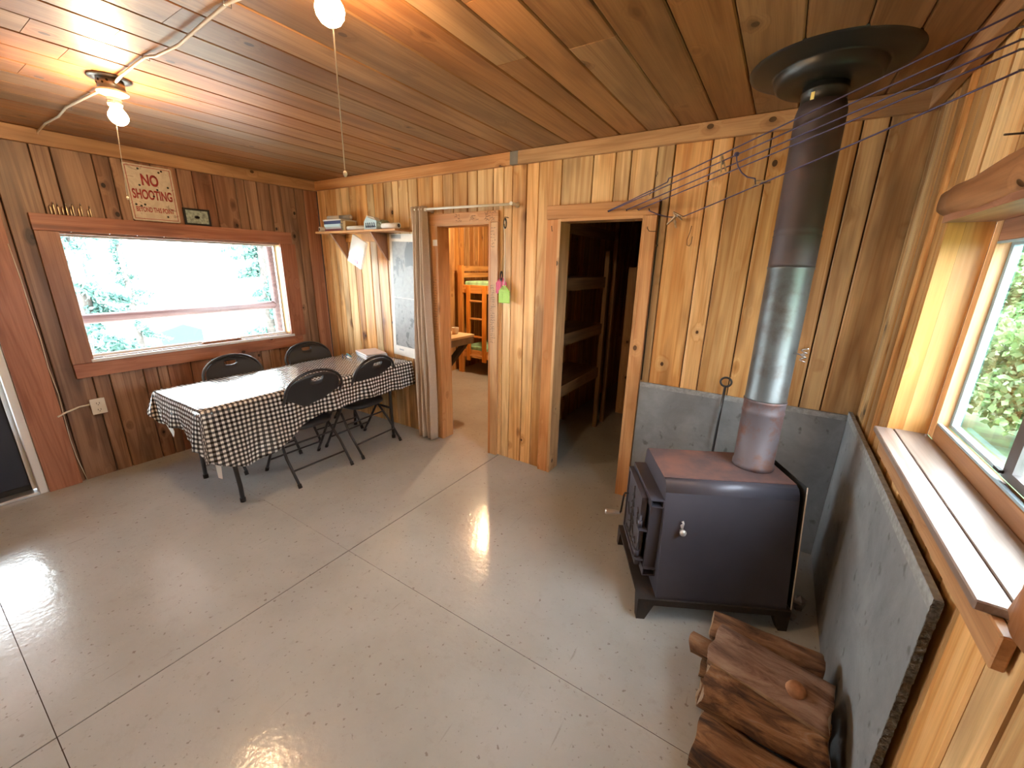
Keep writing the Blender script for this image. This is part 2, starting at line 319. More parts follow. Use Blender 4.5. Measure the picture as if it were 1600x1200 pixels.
# ------------------------------------------------------------------ mesh helpers
def BM(): return bmesh.new()
def add_box(bm, x0, x1, y0, y1, z0, z1, bev=0.0):
    if x0 > x1: x0, x1 = x1, x0
    if y0 > y1: y0, y1 = y1, y0
    if z0 > z1: z0, z1 = z1, z0
    r = bmesh.ops.create_cube(bm, size=1)
    for v in r['verts']:
        v.co = Vector(((x0 + x1) / 2 + v.co.x * (x1 - x0), (y0 + y1) / 2 + v.co.y * (y1 - y0), (z0 + z1) / 2 + v.co.z * (z1 - z0)))
    if bev > 0:
        es = list({e for v in r['verts'] for e in v.link_edges})
        bmesh.ops.bevel(bm, geom=es, offset=bev, segments=1, affect='EDGES')
    return bm
def box(*a, **k): return add_box(BM(), *a, **k)
def frames(pts):
    P = [Vector(p) for p in pts]; n = len(P); T = []
    for i in range(n):
        a = P[max(i - 1, 0)]; b = P[min(i + 1, n - 1)]; T.append((b - a).normalized())
    up = Vector((0, 0, 1)) if abs(T[0].z) < .9 else Vector((1, 0, 0))
    N = [(up - T[0] * up.dot(T[0])).normalized()]
    for i in range(1, n):
        q = N[-1] - T[i] * N[-1].dot(T[i]); N.append(q.normalized() if q.length > 1e-6 else N[-1])
    return P, T, N
def add_tube(bm, pts, r, seg=8, cap=True):
    P, T, N = frames(pts); rings = []
    rr = r if isinstance(r, (list, tuple)) else [r] * len(P)
    for p, t, n, q in zip(P, T, N, rr):
        b = t.cross(n); rings.append([bm.verts.new(p + (n * math.cos(2 * math.pi * k / seg) + b * math.sin(2 * math.pi * k / seg)) * q) for k in range(seg)])
    for a, b in zip(rings, rings[1:]):
        for k in range(seg):
            f = bm.faces.new((a[k], a[(k + 1) % seg], b[(k + 1) % seg], b[k])); f.smooth = True
    if cap:
        bm.faces.new(rings[0][::-1]); bm.faces.new(rings[-1])
    return bm
def tube(*a, **k): return add_tube(BM(), *a, **k)
def add_lathe(bm, prof, c=(0, 0, 0), seg=24, rot=None):
    rings = []
    mt = Matrix.Translation(c) @ (rot.to_4x4() if rot else Matrix())
    for r, z in prof:
        if r < 1e-5: rings.append([bm.verts.new(mt @ Vector((0, 0, z)))])
        else: rings.append([bm.verts.new(mt @ Vector((r * math.cos(2 * math.pi * k / seg), r * math.sin(2 * math.pi * k / seg), z))) for k in range(seg)])
    for a, b in zip(rings, rings[1:]):
        for k in range(seg):
            k2 = (k + 1) % seg
            if len(a) == 1 and len(b) == 1: continue
            if len(a) == 1: f = bm.faces.new((a[0], b[k2], b[k]))
            elif len(b) == 1: f = bm.faces.new((a[k], a[k2], b[0]))
            else: f = bm.faces.new((a[k], a[k2], b[k2], b[k]))
            f.smooth = True
    if len(rings[0]) > 1: bm.faces.new(rings[0][::-1])
    if len(rings[-1]) > 1: bm.faces.new(rings[-1])
    return bm
def lathe(*a, **k): return add_lathe(BM(), *a, **k)
def add_prism(bm, poly, d0, d1):
    """poly: list of 3D points, extruded by vector d1-d0"""
    a = [bm.verts.new(Vector(p) + Vector(d0)) for p in poly]; b = [bm.verts.new(Vector(p) + Vector(d1)) for p in poly]
    n = len(poly); bm.faces.new(a[::-1]); bm.faces.new(b)
    for k in range(n): bm.faces.new((a[k], a[(k + 1) % n], b[(k + 1) % n], b[k]))
    return bm
def prism(poly, d): return add_prism(BM(), poly, (0, 0, 0), d)
def add_beam(bm, p, q, w, h, up=(0, 0, 1), bev=0):
    """rectangular bar from p to q"""
    p, q, up = Vector(p), Vector(q), Vector(up); t = (q - p).normalized(); s = t.cross(up).normalized(); u = s.cross(t)
    poly = [p + s * a * w / 2 + u * b * h / 2 for a, b in ((-1, -1), (1, -1), (1, 1), (-1, 1))]
    return add_prism(bm, poly, (0, 0, 0), q - p)
def beam(*a, **k): return add_beam(BM(), *a, **k)
def flip_up(bm): bmesh.ops.recalc_face_normals(bm, faces=bm.faces); return bm

def obj(name, bm, mat, parent=None, mats=None, smooth=False):
    """link one mesh; geometry is in world coordinates, moved into the parent's frame"""
    bmesh.ops.recalc_face_normals(bm, faces=bm.faces)
    if parent is not None: bmesh.ops.transform(bm, matrix=wmat(parent).inverted(), verts=bm.verts)
    if smooth:
        for f in bm.faces: f.smooth = True
    me = bpy.data.meshes.new(name); bm.to_mesh(me); bm.free()
    me.materials.append(M[mat] if isinstance(mat, str) else mat)
    for m in mats or []: me.materials.append(M[m])
    o = bpy.data.objects.new(name, me); COL.objects.link(o); o.parent = parent
    return o
def wmat(o):
    m = o.matrix_basis.copy()
    return wmat(o.parent) @ m if o.parent else m
def tag(o, label=None, cat=None, group=None, kind=None):
    for k, v in (('label', label), ('category', cat), ('group', group), ('kind', kind)):
        if v: o[k] = v
    return o
def thing(name, label, cat, loc=(0, 0, 0), rz=0, group=None):
    o = bpy.data.objects.new(name, None); COL.objects.link(o); o.location = loc; o.rotation_euler = (0, 0, rz); o.empty_display_size = .1
    return tag(o, label, cat, group)
def solo(name, bm, mat, label, cat, group=None, **k):
    """a thing that is one mesh: origin moved to its base"""
    bm.verts.ensure_lookup_table()
    c = sum((v.co for v in bm.verts), Vector()) / len(bm.verts); c.z = min(v.co.z for v in bm.verts)
    bmesh.ops.translate(bm, verts=bm.verts, vec=-c)
    o = obj(name, bm, mat, **k); o.location = c; return tag(o, label, cat, group)
def struct(name, bm, mat, parent=None):
    o = obj(name, bm, mat, parent)
    if parent is None: o['kind'] = 'structure'
    return o
def sempty(name, loc=(0, 0, 0)):
    o = bpy.data.objects.new(name, None); COL.objects.link(o); o.location = loc; o['kind'] = 'structure'; return o

# ------------------------------------------------------------------ room shell
H = 2.44; XR = 4.70; YF = -4.6; YB = 3.15; XP = 2.36
def board_piece(bm, ax, a0, a1, z0, z1, face, back, ch0, ch1, crown=0.0):
    """one vertical board: ax 'x' (wall normal y) or 'y' (wall normal x)"""
    s = 1 if back > face else -1
    prof = [(a0, back), (a1, back)]
    if crown:
        n = 7
        for k in range(n, -1, -1):
            t = k / n; prof.append((a0 + (a1 - a0) * (t if k not in (1, 6) else (.035 if k == 1 else .965)), face + s * crown * (abs(2 * t - 1) ** 3)))
    else:
        prof += [(a1, face + s * ch1), (a1 - ch1, face), (a0 + ch0, face), (a0, face + s * ch0)]
    if ax == 'x': poly = [(a, f, z0) for a, f in prof]
    else: poly = [(f, a, z0) for a, f in prof]
    add_prism(bm, poly, (0, 0, 0), (0, 0, z1 - z0))
def board_wall(parent, ax, seams, z0, z1, face, back, holes, mat, crown=None, jitter=.003, gap=.006):
    s = 1 if back > face else -1
    for a0, a1 in zip(seams, seams[1:]):
        a0 += gap / 2; a1 -= gap / 2
        f = face + s * rnd.uniform(0, jitter); c = crown() if crown else 0
        bm = BM(); cuts = sorted({a0, a1} | {h for hl in holes for h in hl[:2] if a0 + .002 < h < a1 - .002})
        for b0, b1 in zip(cuts, cuts[1:]):
            m = (b0 + b1) / 2; zr = [(z0, z1)]
            for h0, h1, hz0, hz1 in holes:
                if h0 < m < h1:
                    zr = [(max(z0, hz1), z1)] + ([(z0, hz0)] if hz0 > z0 else [])
            for q0, q1 in zr:
                if len(cuts) == 2: board_piece(bm, ax, b0, b1, q0, q1, f, back, .004, .004, c)
                else: board_piece(bm, ax, b0, b1, q0, q1, f, back, .004 if b0 == a0 else 0.0002, .004 if b1 == a1 else 0.0002)
        if len(bm.verts): obj('board', bm, mat, parent)
        else: bm.free()
def slab_with_holes(ax, a0, a1, z0, z1, f, b, holes):
    holes = [(h[0] - .017, h[1] + .017, h[2] - .013, h[3] + .013) for h in holes]
    bm = BM(); cuts = sorted({a0, a1} | {h for hl in holes for h in hl[:2]})
    for b0, b1 in zip(cuts, cuts[1:]):
        m = (b0 + b1) / 2; zr = [(z0, z1)]
        for h0, h1, hz0, hz1 in holes:
            if h0 < m < h1: zr = [(hz1, z1)] + ([(z0, hz0)] if hz0 > z0 else [])
        for q0, q1 in zr:
            if ax == 'x': add_box(bm, b0, b1, f, b, q0, q1)
            else: add_box(bm, f, b, b0, b1, q0, q1)
    return bm
D1 = (1.70, 2.25, -1, 1.975); D2 = (2.872, 3.446, -1, 1.97)
back_holes = [D1, D2]
wall_back = struct('wall_back', slab_with_holes('x', -.1, XR + .1, -.02, H, .022, .10, back_holes), 'gap')
seams = [0.0, .124, .224, .308, .397, .53, .627, .784, .887, 1.027, 1.136, 1.219, 1.344, 1.457, 1.636, 1.75, 1.86, 2.012, 2.111, 2.265, 2.362, 2.442, 2.564, 2.665, 2.846, 3.073, 3.224, 3.325, 3.485, 3.585, 3.789, 3.894, 4.072, 4.19, 4.32, 4.447, 4.548, 4.716]
board_wall(wall_back, 'x', seams, .0, H, 0.0, .022, back_holes, 'wall_z')
# far face of the same wall, seen in the door reveals only
for i, (x0, x1) in enumerate([(-.1, 1.70), (2.25, 2.872), (3.446, 4.8)]):
    obj('lining_board', box(x0, x1, .10, .118, 0, H), 'wall_far', wall_back)
LW = (-1.98, -.466, .924, 1.807); LD = (-3.30, -2.40, -1, 2.03)
wall_left = struct('wall_left', slab_with_holes('y', YF, 0, -.02, H, -.022, -.12, [LW, LD]), 'gap')
ls = [-4.6, -4.42, -4.3, -4.15, -4.0, -3.84, -3.7, -3.52, -3.36, -3.2, -3.04, -2.88, -2.7, -2.55, -2.37, -2.19, -2.005, -1.91, -1.707, -1.615, -1.547, -1.38, -1.214, -1.106, -.961, -.785, -.705, -.60, -.483, -.381, -.241, -.148, 0]
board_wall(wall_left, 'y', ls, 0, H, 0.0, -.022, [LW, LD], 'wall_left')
RW = (-1.81, -.69, 1.04, 1.84)
wall_right = struct('wall_right', slab_with_holes('y', YF, .1, -.02, H, XR + .022, XR + .12, [RW]), 'gap')
rs = [-4.6, -4.45, -4.3, -4.12, -3.98, -3.8, -3.66, -3.5, -3.32, -3.16, -3.0, -2.84, -2.66, -2.5, -2.36, -2.2, -2.04, -1.86, -1.75, -1.60, -1.47, -1.33, -1.17, -1.02, -.90, -.77, -.66, -.57, -.47, -.39, -.29, -.20, -.10, 0]
board_wall(wall_right, 'y', rs, 0, H, XR, XR + .022, [RW], 'wall_z', crown=lambda: rnd.uniform(.009, .014), jitter=.012, gap=.014)
wall_front = struct('wall_front', slab_with_holes('x', -.1, XR + .1, -.02, H, YF - .022, YF - .12, []), 'gap')
board_wall(wall_front, 'x', [i * XR / 30 for i in range(31)], 0, H, YF, YF - .022, [], 'wall_z')
# bunk rooms behind the two doorways
wall_far = struct('wall_far', box(-.1, XR + .1, YB + .022, YB + .12, -.02, H), 'gap')
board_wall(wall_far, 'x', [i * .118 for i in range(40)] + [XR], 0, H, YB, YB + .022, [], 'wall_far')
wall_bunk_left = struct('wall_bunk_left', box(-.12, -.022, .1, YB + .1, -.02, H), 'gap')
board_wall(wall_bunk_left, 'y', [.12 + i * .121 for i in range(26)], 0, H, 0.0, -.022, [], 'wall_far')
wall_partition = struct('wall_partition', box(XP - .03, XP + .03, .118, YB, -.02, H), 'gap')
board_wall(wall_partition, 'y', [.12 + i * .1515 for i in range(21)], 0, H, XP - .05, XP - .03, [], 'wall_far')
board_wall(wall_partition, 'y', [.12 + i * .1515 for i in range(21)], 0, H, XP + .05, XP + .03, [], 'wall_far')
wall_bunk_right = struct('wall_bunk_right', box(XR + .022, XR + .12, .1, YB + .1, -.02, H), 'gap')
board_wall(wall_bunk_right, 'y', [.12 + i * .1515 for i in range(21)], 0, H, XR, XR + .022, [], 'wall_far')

floor = struct('floor', box(-.12, XR + .12, YF - .12, YB + .12, -.06, -.003), 'gap')
g = .003
for (x0, x1, y0, y1) in [(-.1, 2.345 - g, -1.57 + .0007, .05), (2.345 + g, XR + .1, -1.57 + .0012, .05), (-.1, 2.345 - g, -2.77 + .0015, -1.57 - .0007),
                         (2.345 + g, XR + .1, -2.77 + .0015, -1.57 - .0012), (-.1, 2.345 - g, YF, -2.77 - .0015), (2.345 + g, XR + .1, YF, -2.77 - .0015), (-.1, XR + .1, .0505, YB + .1)]:
    obj('floor_slab', box(x0, x1, y0, y1, -.022, 0), 'floor', floor)

ceiling = struct('ceiling', box(-.45, XR + .45, YF - .45, YB + .45, H + .018, H + .10), 'gap')  # backing extended past the walls, unseen, to block the sun
cx = [-.1, .08]
while cx[-1] < 2.7: cx.append(cx[-1] + .1822)
cx = [x for x in cx if x < 2.8] + [2.90, 3.10, 3.25, 3.416, 3.607, 3.80, 3.98, 4.17, 4.345, 4.50, 4.66, 4.82]
for i, (a, b) in enumerate(zip(cx, cx[1:])):
    js = [-1.0 - (i * 1.37) % 2.8]
    if abs(a - 3.10) < .01: js = [-1.157]
    elif abs(a - 3.416) < .01: js = [-1.13]
    elif abs(a - 3.25) < .01: js = [-1.55, -3.4]
    elif abs(a - 1.72) < .06: js = [-2.26]
    ys = [YF] + sorted(js) + [YB]
    for y0, y1 in zip(ys, ys[1:]):
        bm = BM(); dz = rnd.uniform(0, .002)
        poly = [(a + .0015, y0 + .001, H + .018), (b - .0015, y0 + .001, H + .018), (b - .0015, y0 + .001, H + dz + .005), (b - .007, y0 + .001, H + dz), (a + .007, y0 + .001, H + dz), (a + .0015, y0 + .001, H + dz + .005)]
        add_prism(bm, poly, (0, 0, 0), (0, y1 - y0 - .002, 0)); obj('plank', bm, 'ceil', ceiling)

# ceiling trim
t = struct('trim_1', box(0, 2.44, 0, -.036, 2.352, H - .001, bev=.003), 'trim_x')
obj('trim_board', box(2.50, XR, 0, -.036, 2.352, H - .001, bev=.003), 'trim_x', t)
tag(obj('joint_plate', box(2.438, 2.506, 0, -.037, 2.354, H - .002), 'apron', t), 'grey tape patch over the joint')
struct('trim_2', box(0, .036, -.036, YF, 2.345, H - .001, bev=.003), 'trim_y')
struct('trim_3', box(XR, XR - .036, -.036, YF, 2.352, H - .001, bev=.003), 'trim_y')

def scribbles(parent, plane, a0, a1, z0, z1, rows, off, sz=.012, seed=1):
    """illegible handwriting: joined thin pen strokes just proud of the board"""
    rr = random.Random(seed); bm = BM()
    for k in range(rows):
        z = z1 - (k + .5) * (z1 - z0) / rows; a = a0 + rr.uniform(0, .15) * (a1 - a0); end = a1 - rr.uniform(0, .35) * (a1 - a0)
        pts = []
        while a < end:
            pts.append((a, z + rr.uniform(-.5, .5) * sz)); a += rr.uniform(.25, .6) * sz
            if rr.random() < .14:
                a += sz * .6
                if len(pts) > 1:
                    P = [(p[0], off, p[1]) if plane == 'y' else (off, p[0], p[1]) for p in pts]; add_tube(bm, P, .0013, 4)
                pts = []
        if len(pts) > 1:
            P = [(p[0], off, p[1]) if plane == 'y' else (off, p[0], p[1]) for p in pts]; add_tube(bm, P, .0013, 4)
    o = obj('handwriting', bm, 'ink', parent); o['kind'] = 'stuff'; return o

# doorway 1 and 2
d1 = sempty('door_1', (1.975, 0, 0))
obj('side_casing', box(1.612, 1.70, -.001, -.026, 0, 1.97, bev=.002), 'trim_z', d1)
rc = obj('side_casing', box(2.245, 2.332, -.001, -.026, 0, 1.97, bev=.002), 'trim_z', d1)
hc = obj('head_casing', box(1.605, 2.335, -.001, -.028, 1.972, 2.055, bev=.002), 'trim_x', d1)
obj('jamb', box(1.682, 1.702, -.0275, .120, 0, 1.975), 'trim_z', d1)
obj('jamb', box(2.2435, 2.263, -.0275, .120, 0, 1.975), 'trim_z', d1)
obj('head_jamb', box(1.702, 2.2435, -.0270, .120, 1.957, 1.975), 'trim_x', d1)
scribbles(rc, 'y', 2.252, 2.318, 1.02, 1.50, 26, -.0262, seed=3); scribbles(rc, 'y', 2.255, 2.32, 1.78, 1.94, 7, -.0262, seed=4)
scribbles(hc, 'y', 1.9, 1.98, 1.985, 2.045, 4, -.0285, seed=5); scribbles(hc, 'y', 2.05, 2.16, 1.99, 2.03, 3, -.0285, seed=6); scribbles(hc, 'y', 2.20, 2.32, 1.98, 2.05, 5, -.0285, seed=7)
lc = d1.children[0]; scribbles(lc, 'y', 1.63, 1.69, .95, 1.55, 26, -.0262, seed=8)
d2 = sempty('door_2', (3.16, 0, 0))
obj('side_casing', box(2.765, 2.872, -.001, -.034, 0, 1.968, bev=.002), 'trim_z', d2)
obj('side_casing', box(3.446, 3.532, -.001, -.034, 0, 1.968, bev=.002), 'trim_z', d2)
obj('head_casing', box(2.760, 3.536, -.001, -.036, 1.97, 2.06, bev=.002), 'trim_x', d2)
obj('jamb', box(2.854, 2.874, -.0355, .120, 0, 1.97), 'trim_z', d2)
obj('jamb', box(3.444, 3.464, -.0355, .120, 0, 1.97), 'trim_z', d2)
obj('head_jamb', box(2.874, 3.444, -.0350, .120, 1.952, 1.97), 'trim_x', d2)

# left window
w1 = sempty('window_1', (0, -1.22, .79))
obj('head_casing', box(0.001, .03, -2.095, -.345, 1.815, 1.922, bev=.002), 'red_y', w1)
obj('side_casing', box(0.001, .026, -2.092, -1.975, .895, 1.813, bev=.002), 'red_z', w1)
obj('side_casing', box(0.001, .026, -.466, -.315, .895, 1.813, bev=.002), 'red_z', w1)
obj('bottom_casing', box(0.001, .028, -2.09, -.35, .788, .893, bev=.002), 'red_y', w1)
obj('sill', box(-.10, .036, -1.99, -.44, .895, .918, bev=.003), 'white_frame', w1)
obj('reveal_board', box(-.12, .001, -.468, -.450, .918, 1.813), 'yellow_z', w1)  # yellow lit look of this reveal put into its wood colour
obj('reveal_board', box(-.12, .001, -1.99, -1.976, .918, 1.813), 'red_z', w1)
obj('reveal_board', box(-.12, 0, -1.976, -.466, 1.80, 1.813), 'red_y', w1)
bm = BM()
for b in [(-1.976, -1.961, .918, 1.80), (-.481, -.466, .918, 1.80), (-1.961, -.481, .918, .935), (-1.961, -.481, 1.785, 1.80)]: add_box(bm, -.105, -.08, b[0], b[1], b[2], b[3])
obj('window_frame', bm, 'white_frame', w1)
obj('glass_pane', box(-.094, -.090, -1.961, -.481, .935, 1.785), 'glass', w1)
solo('wooden_stick', box(-.06, -.02, -1.25, -.93, .918, .936, bev=.004), 'red_y', 'short brown wooden stick lying on the sill of the wide window', 'stick')

# left entry door
d3 = sempty('door_3', (0, -2.85, 0))
obj('side_casing', box(.001, .03, -2.385, -2.215, 0, 2.10, bev=.002), 'red_z', d3)
obj('side_casing', box(.001, .03, -3.47, -3.33, 0, 2.10, bev=.002), 'red_z', d3)
obj('head_casing', box(.001, .032, -3.47, -2.23, 2.10, 2.21, bev=.002), 'red_y', d3)
bm = BM(); add_box(bm, -.12, .012, -2.43, -2.385, 0, 2.10, bev=.003); add_box(bm, -.075, -.05, -2.452, -2.43, .03, 2.06)
add_box(bm, -.12, .012, -3.33, -3.285, 0, 2.10); add_box(bm, -.12, .012, -3.285, -2.43, 2.04, 2.10)
obj('door_frame', bm, 'white_frame', d3)
dl = BM(); gy0, gy1, gz0, gz1 = -3.16, -2.535, .52, 1.90
for b in [(-3.283, gy0, .03, 2.038), (gy1, -2.434, .03, 2.038), (gy0, gy1, .03, gz0), (gy0, gy1, gz1, 2.038)]: add_box(dl, -.115, -.078, b[0], b[1], b[2], b[3])
dl = obj('door_leaf', dl, 'door_blue', d3)
obj('glass_pane', box(-.10, -.096, gy0, gy1, gz0, gz1), 'glass', dl)
obj('threshold', box(-.12, .02, -3.285, -2.43, 0, .022, bev=.004), 'alu', d3)
obj('door_sweep', box(-.078, -.07, -3.27, -2.45, .022, .06), 'rubber', d3)
hg = BM(); add_tube(hg, [(-.06, -2.438, .8), (-.06, -2.438, .9)], .008); obj('hinge', hg, 'alu', d3)

# right window with log surround
w2 = sempty('window_2', (XR, -1.25, 1.04))
obj('side_board', box(XR - .006, XR + .04, -.70, -.682, 1.06, 1.85), 'yellow_z', w2)
obj('side_board', box(XR + .0405, XR + .11, -.70, -.684, 1.06, 1.85), 'yellow_z', w2)
obj('side_board', box(XR, XR + .11, -1.81, -1.79, 1.06, 1.85), 'yellow_z', w2)
obj('head_board', box(XR - .02, XR + .12, -1.80, -.69, 1.822, 1.85), 'red_y', w2)
s1 = obj('sill_board', box(4.655, 4.712, -1.775, -.70, 1.040, 1.062, bev=.003), 'sill_y', w2)
s2 = obj('sill_board', box(4.714, 4.812, -1.79, -.70, 1.042, 1.063, bev=.002), 'sill_y', w2)
obj('sill_cleat', box(4.678, 4.70, -1.83, -.735, .965, 1.039, bev=.003), 'trim_y', w2)
obj('sill_cleat', box(4.700, 4.724, -1.80, -.735, .985, 1.039), 'trim_y', w2)
obj('stop', box(4.812, 4.845, -.752, -.70, 1.063, 1.822), 'trim_z', w2)
obj('stop', box(4.812, 4.845, -1.79, -1.74, 1.063, 1.822), 'trim_z', w2)
obj('sill_light_block', box(4.70, 4.86, -1.81, -.69, 1.024, 1.0395), 'trim_y', w2)  # hidden board added to stop daylight leaking in below the sill
obj('bottom_rail', box(4.8125, 4.845, -1.74, -.752, 1.040, 1.118, bev=.002), 'log_y', w2)
obj('top_rail', box(4.812, 4.845, -1.74, -.752, 1.757, 1.822, bev=.002), 'red_y', w2)
bm = BM()
for b in [(-.772, -.745, 1.118, 1.757), (-1.75, -1.722, 1.118, 1.757), (-1.722, -.772, 1.118, 1.130), (-1.722, -.772, 1.745, 1.757)]: add_box(bm, 4.846, 4.866, *b)
add_box(bm, 4.815, 4.825, -1.75, -.745, 1.118, 1.126); add_box(bm, 4.812, 4.822, -1.75, -.748, 1.750, 1.757)
obj('window_frame', bm, 'pale_blue', w2)
obj('glass_pane', box(4.858, 4.862, -1.25, -.772, 1.13, 1.745), 'glass', w2)
sash = BM(); add_box(sash, 4.832, 4.852, -1.275, -1.225, 1.13, 1.745); add_box(sash, 4.832, 4.852, -1.722, -1.275, 1.13, 1.155); add_box(sash, 4.832, 4.852, -1.722, -1.275, 1.72, 1.745); add_box(sash, 4.832, 4.852, -1.722, -1.70, 1.155, 1.72)
sash = obj('sliding_sash', sash, 'dark_alu', w2)
obj('sash_pane', box(4.840, 4.844, -1.70, -1.275, 1.155, 1.72), 'glass', sash)
obj('latch', box(4.822, 4.832, -1.235, -1.20, 1.14, 1.148), 'rubber', w2)
def half_log(p0, p1, r, seed, bulge=.012, out=(-1, 0, 0), flat=.7, n=14, seg=14):
    p0, p1, out = Vector(p0), Vector(p1), Vector(out); t = (p1 - p0); L = t.length; t.normalize(); s = t.cross(out).normalized(); bm = BM(); rings = []
    for i in range(n + 1):
        c = p0 + t * L * i / n; ring = []
        for k in range(seg + 1):
            a = math.pi * k / seg; rr = r * (1 + bulge / r * noise.noise(Vector((i * .35 + seed, k * .45, seed))) * 1.6)
            ring.append(bm.verts.new(c + s * math.cos(a) * rr + out * math.sin(a) * rr * flat))
        rings.append(ring)
    for a, b in zip(rings, rings[1:]):
        for k in range(seg):
            f = bm.faces.new((a[k], a[k + 1], b[k + 1], b[k])); f.smooth = True
        bm.faces.new((a[0], b[0], b[-1], a[-1]))
    bm.faces.new(rings[0]); bm.faces.new(rings[-1][::-1]); return bm
obj('log_lintel', half_log((XR + .005, -.685, 1.888), (XR + .005, -2.15, 1.900), .058, 3.3, bulge=.007, flat=.85), 'log_y', w2)
obj('log_post', half_log((XR + .004, -1.885, 1.075), (XR + .004, -1.885, 1.84), .088, 5.1, flat=.42), 'log_z', w2)
# stray wires and nails near the window head
solo('long_nail', tube([(4.69, -1.30, 1.955), (4.60, -1.36, 1.945)], .0022, 6), 'nail', 'rusty nail sticking out of the wall above the log lintel of the right window', 'nail')

# ------------------------------------------------------------------ cement boards behind the stove
cb = thing('cement_board', 'grey cement heat board on the plank wall behind the stove', 'heat shield', (4.1, -.02, 0))
obj('panel', box(3.538, 4.670, -.012, -.026, .0, .897), 'board', cb)
obj('tapered_edge', box(3.538, 4.670, -.010, -.0275, .868, .899, bev=.001), 'board_edge', cb)
cb2 = thing('cement_board', 'grey cement heat board with a broken near edge on the wall under the right window', 'heat shield', (4.67, -.8, 0))
obj('panel', box(4.672, 4.688, -.012, -1.578, .0, .917), 'board', cb2)
obj('tapered_edge', box(4.6705, 4.689, -.012, -1.584, .880, .920, bev=.001), 'board_edge', cb2)
bm = BM(); n = 90; prev = None
for i in range(n + 1):
    z = .918 * i / n; j = rnd.uniform(-.003, .003); a = bm.verts.new((4.6705 + rnd.uniform(-.0015, .001), -1.586 + j, z)); b = bm.verts.new((4.689, -1.586 + rnd.uniform(-.003, .003), z))
    c = bm.verts.new((4.6725, -1.574 + rnd.uniform(-.004, .002), z)); d = bm.verts.new((4.6885, -1.574, z))
    if prev:
        for q in ((0, 1), (1, 3), (3, 2), (2, 0)): bm.faces.new((prev[q[0]], prev[q[1]], (a, b, c, d)[q[1]], (a, b, c, d)[q[0]]))
    prev = (a, b, c, d)
obj('broken_edge', bm, 'board_raw', cb2)

# ------------------------------------------------------------------ stove
ST = math.atan2(.467, .884); ds = Vector((.884, .467, 0)).normalized(); ns = Vector((-ds.y, ds.x, 0)); O = Vector((3.868, -.812, 0))
def sp(d, n_, z): return O + ds * d + ns * n_ + Vector((0, 0, z))
stove = thing('wood_stove', 'dark steel box wood stove with rusty top, in the corner on short legs', 'stove', tuple(O + ds * .3), ST)
def quadbox(pts8, bm=None):
    bm = bm or BM(); v = [bm.verts.new(p) for p in pts8]
    for f in ((0, 1, 2, 3), (7, 6, 5, 4), (0, 4, 5, 1), (1, 5, 6, 2), (2, 6, 7, 3), (3, 7, 4, 0)): bm.faces.new([v[i] for i in f])
    return bm
# body cross section (n, z), extruded along d with a slightly shorter top
sec = [(-.262, .115), (-.262, .13), (-.193, .655), (-.187, .682), (-.172, .703), (-.150, .711), (.165, .711), (.190, .703), (.205, .682), (.21, .655), (.285, .13), (.285, .115)]
bm = BM(); fr, bk = [], []
for n_, z in sec:
    k = (z - .115) / .6; fr.append(bm.verts.new(sp(0.0 - .0 * k, n_, z))); bk.append(bm.verts.new(sp(.600 - .012 * k, n_, z)))
N_ = len(sec)
for i in range(N_):
    f = bm.faces.new((fr[i], fr[(i + 1) % N_], bk[(i + 1) % N_], bk[i]))
    if 1 < i < 9: f.smooth = True
    if i in (5,): f.material_index = 1
bm.faces.new(fr[::-1]); bm.faces.new(bk)
obj('firebox', bm, 'stove', stove, ['stove_top'])
bm = BM()   # thin front lip around the plate
obj('top_plate', quadbox([sp(-.004, -.150, .711), sp(.588, -.150, .711), sp(.588, .165, .711), sp(-.004, .165, .711), sp(-.004, -.150, .7145), sp(.588, -.150, .7145), sp(.588, .165, .7145), sp(-.004, .165, .7145)]), 'stove_top', stove)
# rear heat shield, standing off the back
rsh = obj('rear_shield', quadbox([sp(.620, -.262, .12), sp(.622, -.262, .12), sp(.622, .28, .12), sp(.620, .28, .12), sp(.606, -.195, .725), sp(.608, -.195, .725), sp(.608, .22, .725), sp(.606, .22, .725)]), 'rubber', stove)
obj('shield_edge', quadbox([sp(.619, -.265, .12), sp(.623, -.265, .12), sp(.623, -.261, .12), sp(.619, -.261, .12), sp(.605, -.198, .725), sp(.609, -.198, .725), sp(.609, -.194, .725), sp(.605, -.194, .725)]), 'wire', rsh)
# pedestal: side and front flanges, four flared feet
bm = BM()
quadbox([sp(-.085, -.272, .105), sp(.62, -.272, .105), sp(.62, .315, .105), sp(-.085, .315, .105), sp(-.085, -.272, .118), sp(.62, -.272, .118), sp(.62, .315, .118), sp(-.085, .315, .118)], bm)
for n_ in (-.272, .307):
    quadbox([sp(-.085, n_, .085), sp(.62, n_, .085), sp(.62, n_ + .008, .085), sp(-.085, n_ + .008, .085), sp(-.085, n_, .106), sp(.62, n_, .106), sp(.62, n_ + .008, .106), sp(-.085, n_ + .008, .106)], bm)
obj('ash_ledge', bm, 'stove_base', stove)
for d0, d1, n0, n1, fl in ((-.085, .0, -.272, -.20, -.01), (-.085, .0, .245, .315, -.01), (.54, .62, -.272, -.20, .01), (.54, .62, .245, .315, .01)):
    e = .02; dd0, dd1 = (d0, d0 + e * 2) if d0 < .3 else (d1 - e * 2, d1)
    nn0, nn1 = (n0, n0 + .035) if n0 < 0 else (n1 - .035, n1)
    obj('foot', quadbox([sp(dd0, nn0, 0), sp(dd1, nn0, 0), sp(dd1, nn1, 0), sp(dd0, nn1, 0), sp(d0, n0, .106), sp(d1, n0, .106), sp(d1, n1, .106), sp(d0, n1, .106)]), 'stove_base', stove)
